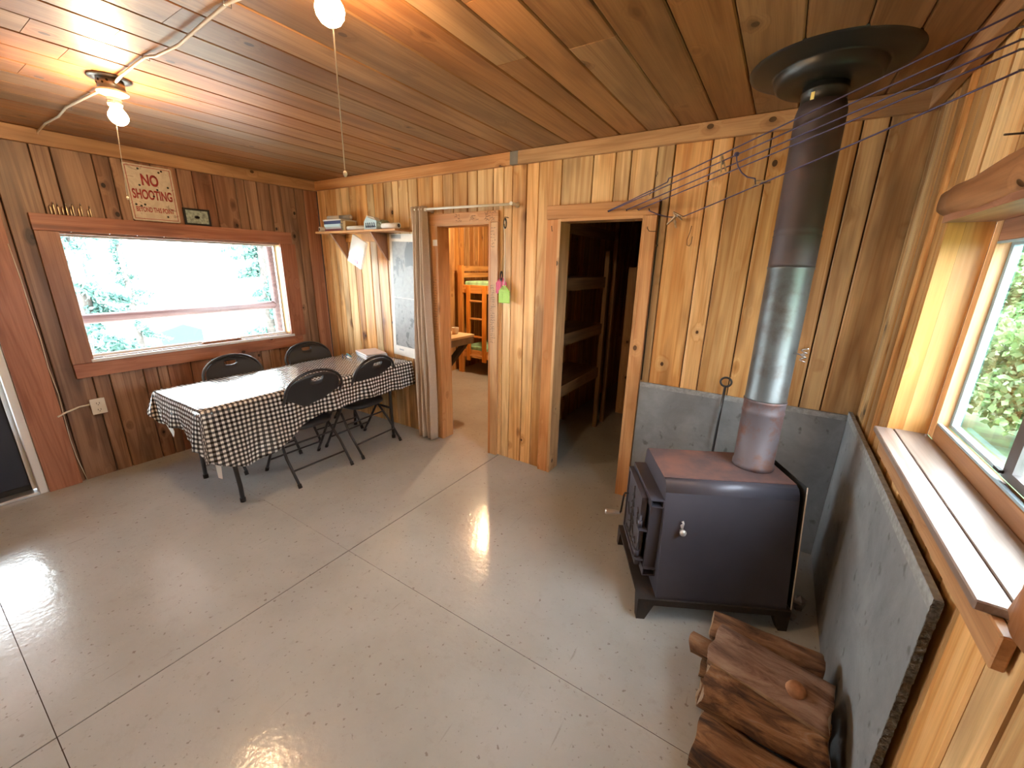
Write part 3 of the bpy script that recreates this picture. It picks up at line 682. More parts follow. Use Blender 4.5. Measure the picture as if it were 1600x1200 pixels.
# door assembly on the front: channel frame, door plate, hinge, handle
def sb(bm, d0, d1, n0, n1, z0, z1): return quadbox([sp(d0, n0, z0), sp(d1, n0, z0), sp(d1, n1, z0), sp(d0, n1, z0), sp(d0, n0, z1), sp(d1, n0, z1), sp(d1, n1, z1), sp(d0, n1, z1)], bm)
bm = BM(); t = .005
for z0, z1 in ((.575, .615), (.195, .235)):       # square tubes with open ends
    sb(bm, -.062, -.001, -.20, .19, z0, z0 + t); sb(bm, -.062, -.001, -.20, .19, z1 - t, z1); sb(bm, -.062, -.062 + t, -.20, .19, z0 + t, z1 - t); sb(bm, -.001 - t, -.001, -.20, .19, z0 + t, z1 - t)
sb(bm, -.055, -.001, -.185, -.165, .235, .575); sb(bm, -.055, -.001, .165, .185, .235, .575)
sb(bm, -.02, -.001, -.165, .165, .235, .575)
df = obj('door_frame', bm, 'stove', stove)
bm = BM(); sb(bm, -.085, -.066, -.150, .175, .215, .595)
dr = obj('door', bm, 'stove', stove)
bmesh_rim = BM()
for a in ((-.150, .175, .578, .595), (-.150, .175, .215, .232), (-.150, -.134, .232, .578), (.159, .175, .232, .578)): sb(bmesh_rim, -.091, -.085, *a)
obj('door_rim', bmesh_rim, 'stove', dr)
bm = BM()      # cast relief of a fir tree, ridge and ground
for k in range(5):
    z = .53 - k * .045; w = .015 + k * .011
    for s_ in (-1, 1): add_tube(bm, [sp(-.087, .02, z), sp(-.088, .02 + s_ * w, z - .032)], .0035, 5)
add_tube(bm, [sp(-.087, .02, .56), sp(-.088, .02, .29)], .004, 5)
add_tube(bm, [sp(-.087, -.1 + .02 * k, .30 + .02 * math.sin(k * 1.9) + .008 * k) for k in range(12)], .0035, 5)
add_tube(bm, [sp(-.087, -.11 + .02 * k, .27 + .01 * math.sin(k * 2.9)) for k in range(12)], .003, 5)
for k in range(3): add_tube(bm, [sp(-.087, -.08, .50 - k * .03), sp(-.088, -.10 - .0 * k, .475 - k * .03)], .003, 5)
obj('relief', bm, 'stove_base', dr)
bm = BM()
add_tube(bm, [sp(-.088, -.155, .255), sp(-.088, -.155, .50)], .006, 8)
for z in (.27, .44): add_tube(bm, [sp(-.088, -.155, z), sp(-.088, -.155, z + .035)], .012, 10)
for z in (.262, .432): sb(bm, -.10, -.06, -.185, -.14, z, z + .007)
obj('hinge', bm, 'stove', stove)
bm = BM(); add_tube(bm, [sp(-.08, .15, .44), sp(-.105, .15, .44), sp(-.11, .15, .425), sp(-.115, .16, .315), sp(-.12, .165, .300)], .0055, 8)
hd = obj('door_handle', bm, 'black_metal', stove)
obj('spring_grip', tube([sp(-.118, .165, .302), sp(-.135, .168, .302), sp(-.195, .170, .302), sp(-.20, .17, .302)], [.008, .011, .0155, .013], 12), 'chrome', hd)
# round spin damper on the front, under the door
rot = ds.to_track_quat('Z', 'Y').to_matrix()
obj('air_damper', lathe([(.0, -.035), (.022, -.035), (.024, -.03), (.024, -.024), (.045, -.022), (.047, -.015), (.045, 0), (0, 0)], sp(-.035, .075, .160), 20, rot), 'stove_base', stove)
bm = BM(); sb(bm, -.038, -.001, .02, .14, .118, .19); obj('damper_block', bm, 'stove_base', stove)
# side knob with a small wing above it
side_n = (sp(0, -.262, .13) - sp(0, -.193, .655)).cross(ds).normalized()
kb = sp(.085, -.2165, .477)
if side_n.dot(-ns) < 0: side_n = -side_n
rot2 = side_n.to_track_quat('Z', 'Y').to_matrix()
k_ = obj('side_knob', lathe([(.008, 0), (.008, .012), (.014, .02), (.016, .028), (.012, .036), (0, .038)], kb, 16, rot2), 'chrome', stove)
obj('knob_wing', tube([kb + side_n * .01 + Vector((0, 0, .012)), kb + side_n * .014 + Vector((-.004, 0, .03)), kb + side_n * .012 + Vector((.002, 0, .042)), kb + side_n * .006 + Vector((-.002, 0, .05))], [.005, .008, .004, .006], 8), 'chrome', k_)

# ------------------------------------------------------------------ stove pipe
pipe = thing('stove_pipe', 'tall stove pipe from the stove top up through the ceiling', 'pipe', (4.275, -.565, .714))
pa, pb = Vector((4.275, -.565, .714)), Vector((4.262, -.512, 2.44))
def pp(z): return pa + (pb - pa) * ((z - .714) / (2.44 - .714))
def psec(name, zs, mat, seg=40, par=pipe): return obj(name, tube([pp(z) for z, r in zs], [r for z, r in zs], seg), mat, par)
psec('rusty_section', [(.712, .092), (.735, .092), (.736, .088), (.99, .088), (1.0, .092), (1.01, .088), (1.045, .088), (1.05, .091), (1.06, .091)], 'pipe_rust')
psec('galvanised_section', [(1.058, .0895), (1.065, .0875), (1.655, .0875), (1.66, .090), (1.668, .090)], 'pipe_galv')
psec('upper_section', [(1.666, .0885), (1.68, .0885), (1.79, .0885), (1.795, .0905), (1.80, .0885), (1.815, .0885), (1.82, .0905), (1.825, .0885), (2.245, .0885), (2.265, .0885), (2.30, .080)], 'pipe_up')
cl = psec('ceiling_collar', [(2.255, .087), (2.29, .080), (2.292, .078), (2.335, .078), (2.337, .081), (2.345, .081), (2.347, .078), (2.37, .078)], 'black_pipe')
lab = BM(); vv = []
for k in range(3):
    a = R(236 + k * 5); c = pp(2.352)
    for z in (2.303, 2.330): vv.append(lab.verts.new((c.x + .0795 * math.cos(a), c.y + .0795 * math.sin(a), z)))
lab.faces.new((vv[0], vv[2], vv[3], vv[1])); lab.faces.new((vv[2], vv[4], vv[5], vv[3])); obj('yellow_tag', lab, 'yellow', cl)
c = pp(2.44)
psec('flange', [(2.362, .11), (2.366, .165), (2.374, .178), (2.405, .187), (2.408, .187), (2.412, .195), (2.428, .26), (2.434, .278), (2.438, .279)], 'black_pipe', 64)
bm = BM()     # damper key with wire coil handle
h0 = pp(1.30) + Vector((.075, -.05, 0)); dirh = Vector((.75, -.66, 0)).normalized()
add_tube(bm, [h0, h0 + dirh * .05], .003, 6)
coil = [h0 + dirh * .045 + Vector((.0, 0, .03)) + Vector((math.cos(a * 1.1) * .011, math.sin(a * 1.1) * .011, -.0035 * a)) for a in [i * .55 for i in range(32)]]
add_tube(bm, coil, .0022, 5); obj('damper_key', bm, 'steel', pipe)

# poker leaning on the back board
bm = BM()
pk = [Vector((4.045, -.10, .004)), Vector((4.05, -.085, .35)), Vector((4.056, -.066, .75)), Vector((4.060, -.055, .965))]
add_tube(bm, pk, .0075, 8)
add_tube(bm, [Vector((4.060 + .03 * math.sin(a), -.055 + .004 * math.sin(a / 2), .992 - .028 * math.cos(a))) for a in [i * 2 * math.pi / 18 for i in range(20)]], .0065, 8)
add_tube(bm, [(4.045, -.10, .006), (4.06, -.13, .008), (4.075, -.14, .03)], .006, 8)
solo('fire_poker', bm, 'black_metal', 'black iron poker with a ring handle leaning on the cement board', 'poker')
bm = BM(); rr = random.Random(4)
for k in range(6):
    c = Vector((4.56 + rr.uniform(-.02, .03), -.62 + rr.uniform(-.05, .04), .02 + .012 * k)); r_ = bmesh.ops.create_icosphere(bm, subdivisions=1, radius=.03)
    for v in r_['verts']: v.co = Vector((v.co.x * rr.uniform(.6, 1.3), v.co.y * rr.uniform(.6, 1.3), v.co.z * rr.uniform(.5, 1))) + c
zmin = min(v.co.z for v in bm.verts); bmesh.ops.translate(bm, verts=bm.verts, vec=(0, 0, -zmin))
solo('crumpled_foil', bm, 'zinc', 'crumpled grey scrap of foil on the floor behind the rear foot of the stove', 'scrap')

# ------------------------------------------------------------------ firewood
def log_mesh(p0, p1, poly, seed, mats, rough=.008, nseg=26, bow=0):
    """split log: cross-section polygon (list of (u, v, isbark)), noise displaced, with end faces"""
    p0, p1 = Vector(p0), Vector(p1); t = (p1 - p0); L = t.length; t.normalize(); u = t.cross(Vector((0, 0, 1))).normalized(); v = u.cross(t)
    bm = BM(); sub = 5; ring0 = []
    m = len(poly)
    for i in range(m):
        a, b = poly[i], poly[(i + 1) % m]
        for k in range(sub): ring0.append((a[0] + (b[0] - a[0]) * k / sub, a[1] + (b[1] - a[1]) * k / sub, a[2]))
    rings = []
    for s in range(nseg + 1):
        tt = s / nseg; ring = []
        for k, (a, b, bark) in enumerate(ring0):
            q = Vector((a * 9 + seed, b * 9, tt * L * 6)); q2 = Vector((a * 34 + seed, b * 34, tt * L * 11))
            d = 1 + (noise.noise(q) * 1.4 + noise.noise(q2) * .8) * rough / max(.02, math.hypot(a, b))
            taper = 1 + .05 * noise.noise(Vector((tt * 3, seed, 0)))
            skew = (noise.noise(Vector((a * 15, b * 15, seed))) * .016 if s in (0, nseg) else 0) 
            ring.append(bm.verts.new(p0 + t * (L * tt + skew) + u * (a * d * taper + bow * math.sin(tt * 3.1)) + v * (b * d * taper)))
        rings.append(ring)
    n = len(ring0)
    for a, b in zip(rings, rings[1:]):
        for k in range(n):
            f = bm.faces.new((a[k], a[(k + 1) % n], b[(k + 1) % n], b[k])); f.smooth = True; f.material_index = 0 if ring0[k][2] else 1
    for ring in (rings[0][::-1], rings[-1]):
        c = bm.verts.new(sum((x.co for x in ring), Vector()) / n)
        for k in range(n):
            f = bm.faces.new((ring[k], ring[(k + 1) % n], c)); f.material_index = 2
    return bm
def arcpoly(r, a0, a1, n=7, core=True, flat=1):
    P = [(r * math.cos(R(a0 + (a1 - a0) * i / n)), flat * r * math.sin(R(a0 + (a1 - a0) * i / n)), True) for i in range(n)]
    P.append((r * math.cos(R(a1)), flat * r * math.sin(R(a1)), False))
    if core: P.append((0, -.01, False))
    cx_ = sum(p[0] for p in P) / len(P); cy_ = sum(p[1] for p in P) / len(P)
    return [(p[0] - cx_, p[1] - cy_, p[2]) for p in P]
def dpoly(w, h, bark_top=True, tilt=0.0, n=7, base=.35):
    """split-log section: rounded bark back and flat or angular lower sides"""
    P = [(w / 2 * math.cos(math.pi * k / n), h * (1 - base) * math.sin(math.pi * k / n) ** .8, bark_top) for k in range(n)]
    P += [(-w / 2, 0, False), (-w * .22, -h * base, False), (w * .25, -h * base * .9, False)]
    c, s_ = math.cos(tilt), math.sin(tilt)
    return [(x * c + y * s_, -x * s_ + y * c, bk) for x, y, bk in P]
fw = [
 ('front', (4.262, -1.545, .066), (4.615, -1.575, .070), dpoly(.185, .150, tilt=.12), 1.0, 'thick bark-covered log at the front bottom of the firewood pile'),
 ('mid', (4.255, -1.412, .158), (4.615, -1.432, .160), dpoly(.165, .125, tilt=.30), 2.0, 'long split log with a dark crack, lying across the middle of the firewood pile'),
 ('low', (4.240, -1.350, .052), (4.615, -1.375, .052), arcpoly(.052, 0, 360, 10, False, .9), 3.0, 'round pale-ended log at the bottom of the firewood pile, mostly hidden'),
 ('top', (4.258, -1.290, .255), (4.620, -1.365, .262), [(.092, -.030, False), (.090, -.008, True), (.045, .022, True), (-.01, .030, True), (-.06, .028, True), (-.095, .014, True), (-.092, -.012, False), (-.02, -.026, False)], 4.0, 'flat split slab with a sawn knot on top of the firewood pile'),
 ('back', (4.238, -1.170, .205), (4.615, -1.150, .190), dpoly(.125, .105, tilt=-.1), 5.0, 'bark-covered log behind the topmost slab, nearest the stove'),
 ('small', (4.182, -1.235, .150), (4.50, -1.265, .150), arcpoly(.040, 0, 360, 9, False, 1.0), 6.0, 'thin log whose sawn end sticks out at the left of the firewood pile'),
 ('lowback', (4.235, -1.215, .056), (4.615, -1.23, .056), arcpoly(.058, 0, 360, 10, False, .9), 7.0, 'round log on the floor at the back of the firewood pile'),
]
for nm, p0, p1, poly, sd, lab_ in fw:
    bm = log_mesh(p0, p1, poly, sd, None, rough=.0055 if nm != 'small' else .003)
    zz = min(v.co.z for v in bm.verts)
    if p0[2] < .1: bmesh.ops.translate(bm, verts=bm.verts, vec=(0, 0, -zz))
    c = Vector(p0); a = math.atan2(p1[1] - p0[1], p1[0] - p0[0])
    o = thing('firewood_log', lab_, 'firewood', p0, a, 'firewood pile by the stove')
    w = obj('split_wood', bm, 'log_slab' if nm == 'top' else 'log_red' if nm in ('small', 'back') else 'log_bark', o, ['log_split', 'log_end'])
    if nm == 'top':
        q = Vector((4.518, -1.372, .283)); obj('sawn_knot', lathe([(.032, -.02), (.029, .008), (.026, .018), (.022, .021), (.0, .022)], q, 18, Vector((.1, -.35, 1)).to_track_quat('Z', 'Y').to_matrix()), 'log_knot', o)
    o.name = 'firewood_log'

# ------------------------------------------------------------------ folding table with gingham cloth
TX0, TX1, TY0, TY1, TZ = .622, 1.362, -1.832, -.075, .742
table = thing('folding_table', 'white-topped folding table with dark steel legs under the checked cloth', 'table', (.99, -.95, 0))
obj('tabletop', box(TX0 + .004, TX1 - .004, TY0 + .004, TY1 - .004, .700, .738, bev=.01), 'table_white', table)
for ye, s in ((TY0 + .16, 1), (TY1 - .2, -1)):
    for x, sx in ((TX0 + .10, -1), (TX1 - .10, 1)):
        foot = x + sx * .02
        pts = [(x, ye, .70), (x, ye, .42), (x, ye, .36), (x + sx * .006, ye + s * .004, .28), (foot, ye + s * .01, .12), (foot + sx * .004, ye + s * .01, .012)]
        lg = obj('leg', tube(pts, .0145, 10), 'black_metal', table)
        obj('foot_cap', tube([(foot + sx * .004, ye + s * .01, 0), (foot + sx * .004, ye + s * .01, .03)], .018, 12), 'rubber', lg)
    obj('cross_bar', tube([(TX0 + .10, ye, .30), (TX1 - .10, ye, .30)], .011, 8), 'black_metal', table)
    obj('brace', tube([(.99, ye, .30), (.99, ye + s * .42, .695)], .008, 8), 'black_metal', table)
def cloth():
    bm = BM(); uvl = bm.loops.layers.uv.new('UVMap'); UV = {}
    z = TZ + .003; nx, ny = 18, 42
    def vert(x, y, zz, u, v):
        q = bm.verts.new((x, y, zz)); UV[q] = (u, v); return q
    def topz(x, y):
        edge = min(x - TX0, TX1 - x, y - TY0, TY1 - y)
        return z + (noise.noise(Vector((x * 9, y * 9, 1))) * .0022 + .002) * min(1, edge / .05)
    G = [[vert(TX0 + (TX1 - TX0) * i / nx, TY0 + (TY1 - TY0) * j / ny, topz(TX0 + (TX1 - TX0) * i / nx, TY0 + (TY1 - TY0) * j / ny), TX0 + (TX1 - TX0) * i / nx, TY0 + (TY1 - TY0) * j / ny) for j in range(ny + 1)] for i in range(nx + 1)]
    for i in range(nx):
        for j in range(ny): bm.faces.new((G[i][j], G[i + 1][j], G[i + 1][j + 1], G[i][j + 1])).smooth = True
    # skirt around the perimeter
    per = [G[nx][j] for j in range(ny, -1, -1)] + [G[i][0] for i in range(nx - 1, -1, -1)] + [G[0][j] for j in range(1, ny + 1)]
    dirs = []
    for q in per:
        x, y = q.co.x, q.co.y; d = Vector((0, 0, 0))
        if abs(x - TX1) < 1e-4: d.x += 1
        if abs(x - TX0) < 1e-4: d.x -= 1
        if abs(y - TY0) < 1e-4: d.y -= 1
        dirs.append(d)
    # dense corner fans
    ring = []
    for k, q in enumerate(per):
        d = dirs[k]
        if abs(d.x) > 0 and abs(d.y) > 0:
            a0 = (0 if d.x > 0 else math.pi)
            for m_ in range(0, 9):
                if d.x > 0: a = -math.pi / 2 * m_ / 8
                else: a = -math.pi / 2 - math.pi / 2 * m_ / 8
                ring.append((q, Vector((math.cos(a), math.sin(a), 0)), 1 - abs(m_ - 4) / 4))
        else: ring.append((q, d.normalized() if d.length else Vector((1, 0, 0)), 0))
    def hemlen(q, cn):
        x, y = q.co.x, q.co.y
        if cn == 0 and abs(x - TX1) < 1e-4:
            return .235 + .225 * math.exp(-((y + 1.60) / (.34 if y > -1.60 else .26)) ** 2) + .008 * math.sin(y * 13)
        if cn == 0 and abs(y - TY0) < 1e-4:
            return .19 + .06 * math.exp(-((x - .67) / .08) ** 2) + .10 * math.exp(-((x - 1.30) / .22) ** 2) + .008 * math.sin(x * 23)
        if cn == 0: return .23
        return .33 + .02 * cn if x > 1 else .20 - .03 * cn
    rows = 14; last = None; first = None
    cols = []
    arc = 0
    for k, (q, d, cn) in enumerate(ring):
        if k: arc += (q.co - ring[k - 1][0].co).length + (0.03 if cn > 0 else 0)
        Lh = hemlen(q, cn); col = [q]
        for r_ in range(1, rows + 1):
            f = r_ / rows; drop = Lh * f
            wav = (.020 * math.sin(arc * 16) + .010 * math.sin(arc * 37 + 1)) * f ** 1.3
            out = .006 + .018 * math.sin(f * 1.4) + wav + (cn * .05 * f) 
            x = q.co.x + d.x * out; y = q.co.y + d.y * out
            side = Vector((-d.y, d.x, 0)) * (.012 * f * math.sin(arc * 23 + 2))
            if abs(q.co.y - TY1) < .02: y = min(y, TY1)
            u = q.co.x + d.x * drop; v = q.co.y + d.y * drop
            col.append(vert(x + side.x, min(y + side.y, -.012), q.co.z - drop + .004 * f, u, v))
        cols.append(col)
    for a, b in zip(cols, cols[1:]):
        for r_ in range(rows):
            if a[r_] is b[r_]: 
                if a[r_ + 1] is not b[r_ + 1]: bm.faces.new((a[r_], a[r_ + 1], b[r_ + 1])).smooth = True
            else: bm.faces.new((a[r_], a[r_ + 1], b[r_ + 1], b[r_])).smooth = True
    for f in bm.faces:
        for l in f.loops: l[uvl].uv = UV[l.vert]
    return bm
tcl = solo('tablecloth', cloth(), 'gingham', 'black and white gingham vinyl cloth draped over the table', 'tablecloth')
md = tcl.modifiers.new('thick', 'SOLIDIFY'); md.thickness = .0012; md.offset = 1
# white felt backing showing at the lifted corners
def backing(pts, lab=None):
    bm = BM(); v = [bm.verts.new(p) for p in pts]; bm.faces.new(v)
    r_ = bmesh.ops.extrude_face_region(bm, geom=bm.faces[:]); bmesh.ops.translate(bm, verts=[e for e in r_['geom'] if isinstance(e, bmesh.types.BMVert)], vec=(.002, .002, 0)); return bm
inv_t = tcl
o = obj('backing_flap', backing([(.66, -1.835, .60), (.80, -1.838, .56), (.84, -1.832, .485), (.80, -1.83, .43), (.72, -1.835, .52)]), 'white_plastic', tcl); o['label'] = 'white cloth backing showing at the corner'
o = obj('backing_flap', backing([(1.335, -1.80, .37), (1.375, -1.785, .36), (1.372, -1.79, .265), (1.345, -1.80, .27)]), 'white_plastic', tcl); o['label'] = 'white cloth backing showing under the near corner'

# items on the table
def book(x, y, z, w, d, h, a, cover, label, page='paper', group=None):
    t_ = thing('book', label, 'book', (x, y, z), a, group)
    ca, sa = math.cos(a), math.sin(a)
    def lb(bm, x0, x1, y0, y1, z0, z1):
        b2 = box(x0, x1, y0, y1, z0, z1)
        me_ = bpy.data.meshes.new('tmp'); bmesh.ops.transform(b2, matrix=Matrix.Translation((x, y, z)) @ Matrix.Rotation(a, 4, 'Z'), verts=b2.verts); b2.to_mesh(me_); b2.free(); bm.from_mesh(me_); bpy.data.meshes.remove(me_)
    bm = BM(); c_ = .002
    lb(bm, -w / 2, w / 2, -d / 2, d / 2, 0, c_); lb(bm, -w / 2, w / 2, -d / 2, d / 2, h - c_, h); lb(bm, -w / 2, w / 2, -d / 2, -d / 2 + c_, c_, h - c_)
    obj('cover', bm, cover, t_)
    bm = BM(); lb(bm, -w / 2 + .003, w / 2 - .003, -d / 2 + c_, d / 2 - .003, c_, h - c_); obj('pages', bm, page, t_)
    return t_
bz = TZ + .009
tb = [(.30, .21, .012, .35, 'b_white', 'white thin book at the bottom of the pile on the table'), (.29, .21, .010, .28, 'b_blue', 'blue thin book second from the bottom of the pile on the table'),
      (.28, .21, .010, .33, 'b_white', 'white booklet in the middle of the pile on the table'), (.29, .20, .011, .25, 'b_blue', 'blue booklet second from the top of the pile on the table'),
      (.28, .20, .012, .30, 'b_pinkish', 'pale pink notebook on top of the pile on the table')]
z = bz
for i, (w, d, h, a, cvr, lb_) in enumerate(tb):
    book(.93, -.185 - .004 * i, z, w, d, h, -a + math.pi, cvr, lb_, group='books piled on the table'); z += h
def pen(p, a, L, r, mat, capmat, label):
    t_ = thing('pen', label, 'pen', p, a); d = Vector((math.cos(a), math.sin(a), 0)); p = Vector(p) + Vector((0, 0, r))
    b_ = obj('barrel', tube([p, p + d * L * .68], r, 10), mat, t_); obj('cap', tube([p + d * L * .681, p + d * (L * .97), p + d * L], [r * 1.1, r * 1.1, r * .6], 10), capmat, t_)
pen((.80, -.34, bz - .001), 2.75, .15, .008, 'b_teal', 'b_teal', 'teal marker pen on the table beside the books')
pen((.86, -.385, bz - .001), 2.85, .13, .009, 'b_white', 'b_navy', 'white marker pen with a dark cap on the table')
pen((.76, -.40, bz - .001), 2.55, .15, .006, 'b_navy', 'b_navy', 'dark pen lying leftmost on the table')

# ------------------------------------------------------------------ folding chairs
def make_chair():
    t_ = thing('folding_chair', 'x', 'chair', (0, 0, 0), 0, 'black folding chairs round the table')
    HW = .228
    # long side frames + arch : inverted U
    def fpt(s): # along the long tube from foot (s=0) to top (s=1), x forward
        return
    side = [(.235, 0.02), (.16, .14), (.05, .32), (-.055, .49), (-.15, .62), (-.205, .72)]
    pts = [(x, -HW + (.004 if i == 0 else 0), z) for i, (x, z) in enumerate(side)]
    arch = []
    for k in range(1, 16):
        a = math.pi * k / 16; arch.append((-.205 - .035 * math.sin(a), -HW * math.cos(a), .72 + .155 * math.sin(a)))
    pts = pts + arch + [(x, HW, z) for x, z in reversed(side)]
    obj('main_frame', tube(pts, .011, 10), 'black_metal', t_)
    rl = []
    for s in (-1, 1):
        y = s * (HW - .024)
        lg = obj('rear_leg', tube([(.13, y, .425), (.02, y, .36), (-.10, s * HW, .20), (-.235, s * HW, .02)], .0105, 10), 'black_metal', t_)
        obj('foot_cap', tube([(-.228, s * HW, .03), (-.242, s * HW, .0)], .014, 10), 'rubber', lg)
        fc = obj('front_foot_cap', tube([(.228, s * HW, .03), (.243, s * HW, 0)], .014, 10), 'rubber', t_)
        obj('hinge_link', tube([(-.02, s * (HW - .012), .43), (-.085, s * (HW - .012), .52)], .006, 6), 'black_metal', t_)
    obj('stretcher', tube([(.175, -HW, .115), (.175, HW, .115)], .0075, 8), 'black_metal', t_)
    obj('stretcher', tube([(-.165, -HW, .115), (-.165, HW, .115)], .0075, 8), 'black_metal', t_)
    obj('stretcher', tube([(-.05, -HW + .02, .275), (-.05, HW - .02, .275)], .0075, 8), 'black_metal', t_)
    # seat, rounded pad
    bm = BM(); n = 28; rings = []
    for (sc_, z_) in ((.96, .418), (1, .426), (1, .440), (.97, .452), (.85, .459), (.5, .461)):
        ring = []
        for k in range(n):
            a = 2 * math.pi * k / n; c, s_ = math.cos(a), math.sin(a); e = .55
            x = .20 * math.copysign(abs(c) ** e, c) * sc_; y = .198 * math.copysign(abs(s_) ** e, s_) * sc_ * (1 + .06 * (x / .2))
            ring.append(bm.verts.new((.045 + x, y, z_ + .03 * (x / .2) * .4)))
        rings.append(ring)
    for a, b in zip(rings, rings[1:]):
        for k in range(n): bm.faces.new((a[k], a[(k + 1) % n], b[(k + 1) % n], b[k])).smooth = True
    bm.faces.new(rings[0][::-1]); bm.faces.new(rings[-1]); obj('seat', bm, 'black_vinyl', t_)
    # backrest: curved panel with arched top and handle slot
    def bp(y, z, off):
        # position on backrest surface : slope follows frame and curves backwards in the middle
        f = (z - .56) / .3; x = -.115 - .12 * f - .028 * (1 - (y / .22) ** 2)
        return (x + off, y, z)
    outline = []
    for k in range(33):
        a = math.pi * k / 32; outline.append((-.214 * math.cos(a), .72 + .142 * math.sin(a)))
    bot = []
    for k in range(13):
        tt = k / 12; bot.append((.205 - .41 * tt, .578 - .014 * math.sin(math.pi * tt)))
    hole = [(.052 * math.cos(a), .832 + .013 * math.sin(a) - .010 * (math.cos(a) ** 2)) for a in [2 * math.pi * k / 16 for k in range(16)]]
    # grid with hole: build columns in y
    bm = BM(); cols = []
    ys_ = [-.212 + .424 * k / 36 for k in range(37)]
    def top(y): return .72 + .142 * math.sqrt(max(0, 1 - (y / .2145) ** 2))
    def botz(y): return .525 + .02 * (abs(y) / .21) ** 6
    for side_, off in ((0, .010), (1, -.010)):
        C = []
        for y in ys_:
            tz, bz_ = top(y), botz(y)
            hb, ht = .806, .806
            if abs(y) < .055: hw = math.sqrt(1 - (y / .055) ** 2); hb = .820 - .022 * hw - .004; ht = .822 + .007 * hw
            zs = [bz_ + (min(hb, tz - .002) - bz_) * q / 8 for q in range(9)]
            if abs(y) < .055: zs += [ht, (ht + tz) / 2, tz]
            else:
                b0 = min(hb, tz - .002); zs += [b0 + (tz - b0) * .02, b0 + (tz - b0) * .5, tz]
            C.append([bm.verts.new(bp(y, z_, off * (1 if 0 < q < 11 else .35))) for q, z_ in enumerate(zs)])
        cols.append(C)
    hole_cols = [i for i in range(36) if abs(ys_[i]) < .0535 and abs(ys_[i + 1]) < .0535]
    for s_ in (0, 1):
        C = cols[s_]
        for i in range(36):
            for q in range(11):
                if q == 8 and i in hole_cols: continue
                f = (C[i][q], C[i + 1][q], C[i + 1][q + 1], C[i][q + 1]); bm.faces.new(f if s_ == 0 else f[::-1]).smooth = True
    A, B = cols
    for i in range(36):
        bm.faces.new((A[i][0], B[i][0], B[i + 1][0], A[i + 1][0])); bm.faces.new((A[i][11], A[i + 1][11], B[i + 1][11], B[i][11]))
        if i in hole_cols:
            bm.faces.new((A[i][8], A[i + 1][8], B[i + 1][8], B[i][8])); bm.faces.new((A[i][9], B[i][9], B[i + 1][9], A[i + 1][9]))
    for q in range(11):
        bm.faces.new((A[0][q], A[0][q + 1], B[0][q + 1], B[0][q])); bm.faces.new((A[36][q], B[36][q], B[36][q + 1], A[36][q + 1]))
    for e in (hole_cols[0], hole_cols[-1] + 1):
        bm.faces.new((A[e][8], B[e][8], B[e][9], A[e][9]))
    obj('backrest', bm, 'black_vinyl', t_)
    return t_
def copy_tree(o, parent=None):
    c = o.copy(); COL.objects.link(c); c.parent = parent
    for ch in [x for x in bpy.data.objects if x.parent == o]: copy_tree(ch, c)
    return c
ch0 = make_chair()
chairs = [(1.205, -1.105, math.pi, 'black folding chair nearest the camera, pushed under the near long side of the table'),
          (1.175, -.545, math.pi + .08, 'black folding chair on the near long side of the table, closer to the curtain'),
          (.66, -1.235, 0.02, 'black folding chair behind the table, directly below the middle of the wide window'),
          (.60, -.535, -.03, 'black folding chair behind the table in the corner by the shelf')]
for i, (x, y, a, lb_) in enumerate(chairs):
    c = ch0 if i == 0 else copy_tree(ch0)
    c.location = (x, y, 0); c.rotation_euler = (0, 0, a); c['label'] = lb_

# ------------------------------------------------------------------ lamps
def lamp(x, y, xb, zb, label, tip, bmat='bulb'):
    t_ = thing('ceiling_lamp', label, 'lamp', (x, y, H), 0, 'bare bulb ceiling lamps')
    obj('mounting_plate', lathe([(0, 0), (.078, 0), (.080, -.003), (.052, -.006), (0, -.006)], (x, y, H - .001), 24), 'zinc', t_)
    bx_ = BM(); add_lathe(bx_, [(0, 0), (.052, 0), (.052, -.046), (0, -.046)], (x, y, H - .006), 8)
    b_ = obj('junction_box', bx_, 'zinc', t_)
    k_ = BM()
    for q in range(5): a = -1.9 + q * .35; add_lathe(k_, [(.005, 0), (.005, .0015), (0, .0015)], (x + .0505 * math.cos(a), y + .0505 * math.sin(a), H - .02 - .01 * (q % 2)), 8, Vector((math.cos(a), math.sin(a), 0)).to_track_quat('Z', 'Y').to_matrix())
    obj('knockout', k_, 'rubber', b_)
    obj('lampholder', lathe([(0, 0), (.058, 0), (.060, -.005), (.056, -.010), (.030, -.022), (.026, -.030), (.026, -.034), (.029, -.036), (.026, -.040), (.026, -.046), (.029, -.049), (.027, -.055), (.024, -.060), (0, -.060)], (x, y, H - .052), 24), 'porcelain', t_)
    r = .037
    obj('bulb', lathe([(.013, .062), (.016, .045), (.025, .028), (.034, .012), (r, 0), (.034, -.014), (.025, -.027), (.012, -.035), (0, -.037)], (xb, y, zb), 24), bmat, t_)
    pc = obj('pull_chain', tube([(x + .028, y - .01, H - .09), (x + .04, y - .02, H - .16), (x + .04 + (tip[0] - x - .04) * .3, y - .02, H - .24), (tip[0], y - .02, tip[2] + .01)], .0016, 6), 'string', t_)
    obj('chain_bead', lathe([(0, .008), (.005, .004), (.006, -.002), (.003, -.009), (0, -.01)], (tip[0], y - .02, tip[2]), 10), 'beige_tip', pc)
lamp(1.488, -1.955, 1.495, 2.285, 'bare bulb ceiling lamp near the left wall, above the sign', (1.450, 0, 1.935))
lamp(3.125, -1.955, 3.130, 2.285, 'bare bulb ceiling lamp at the top edge of the view, nearest the camera', (3.163, 0, 1.890))
# the bunk room lamp behind the open doorway
lamp(1.10, 1.55, 1.10, 2.285, 'bare bulb ceiling lamp in the bunk room behind the curtained doorway', (1.13, 0, 1.95), 'bulb_bunk')
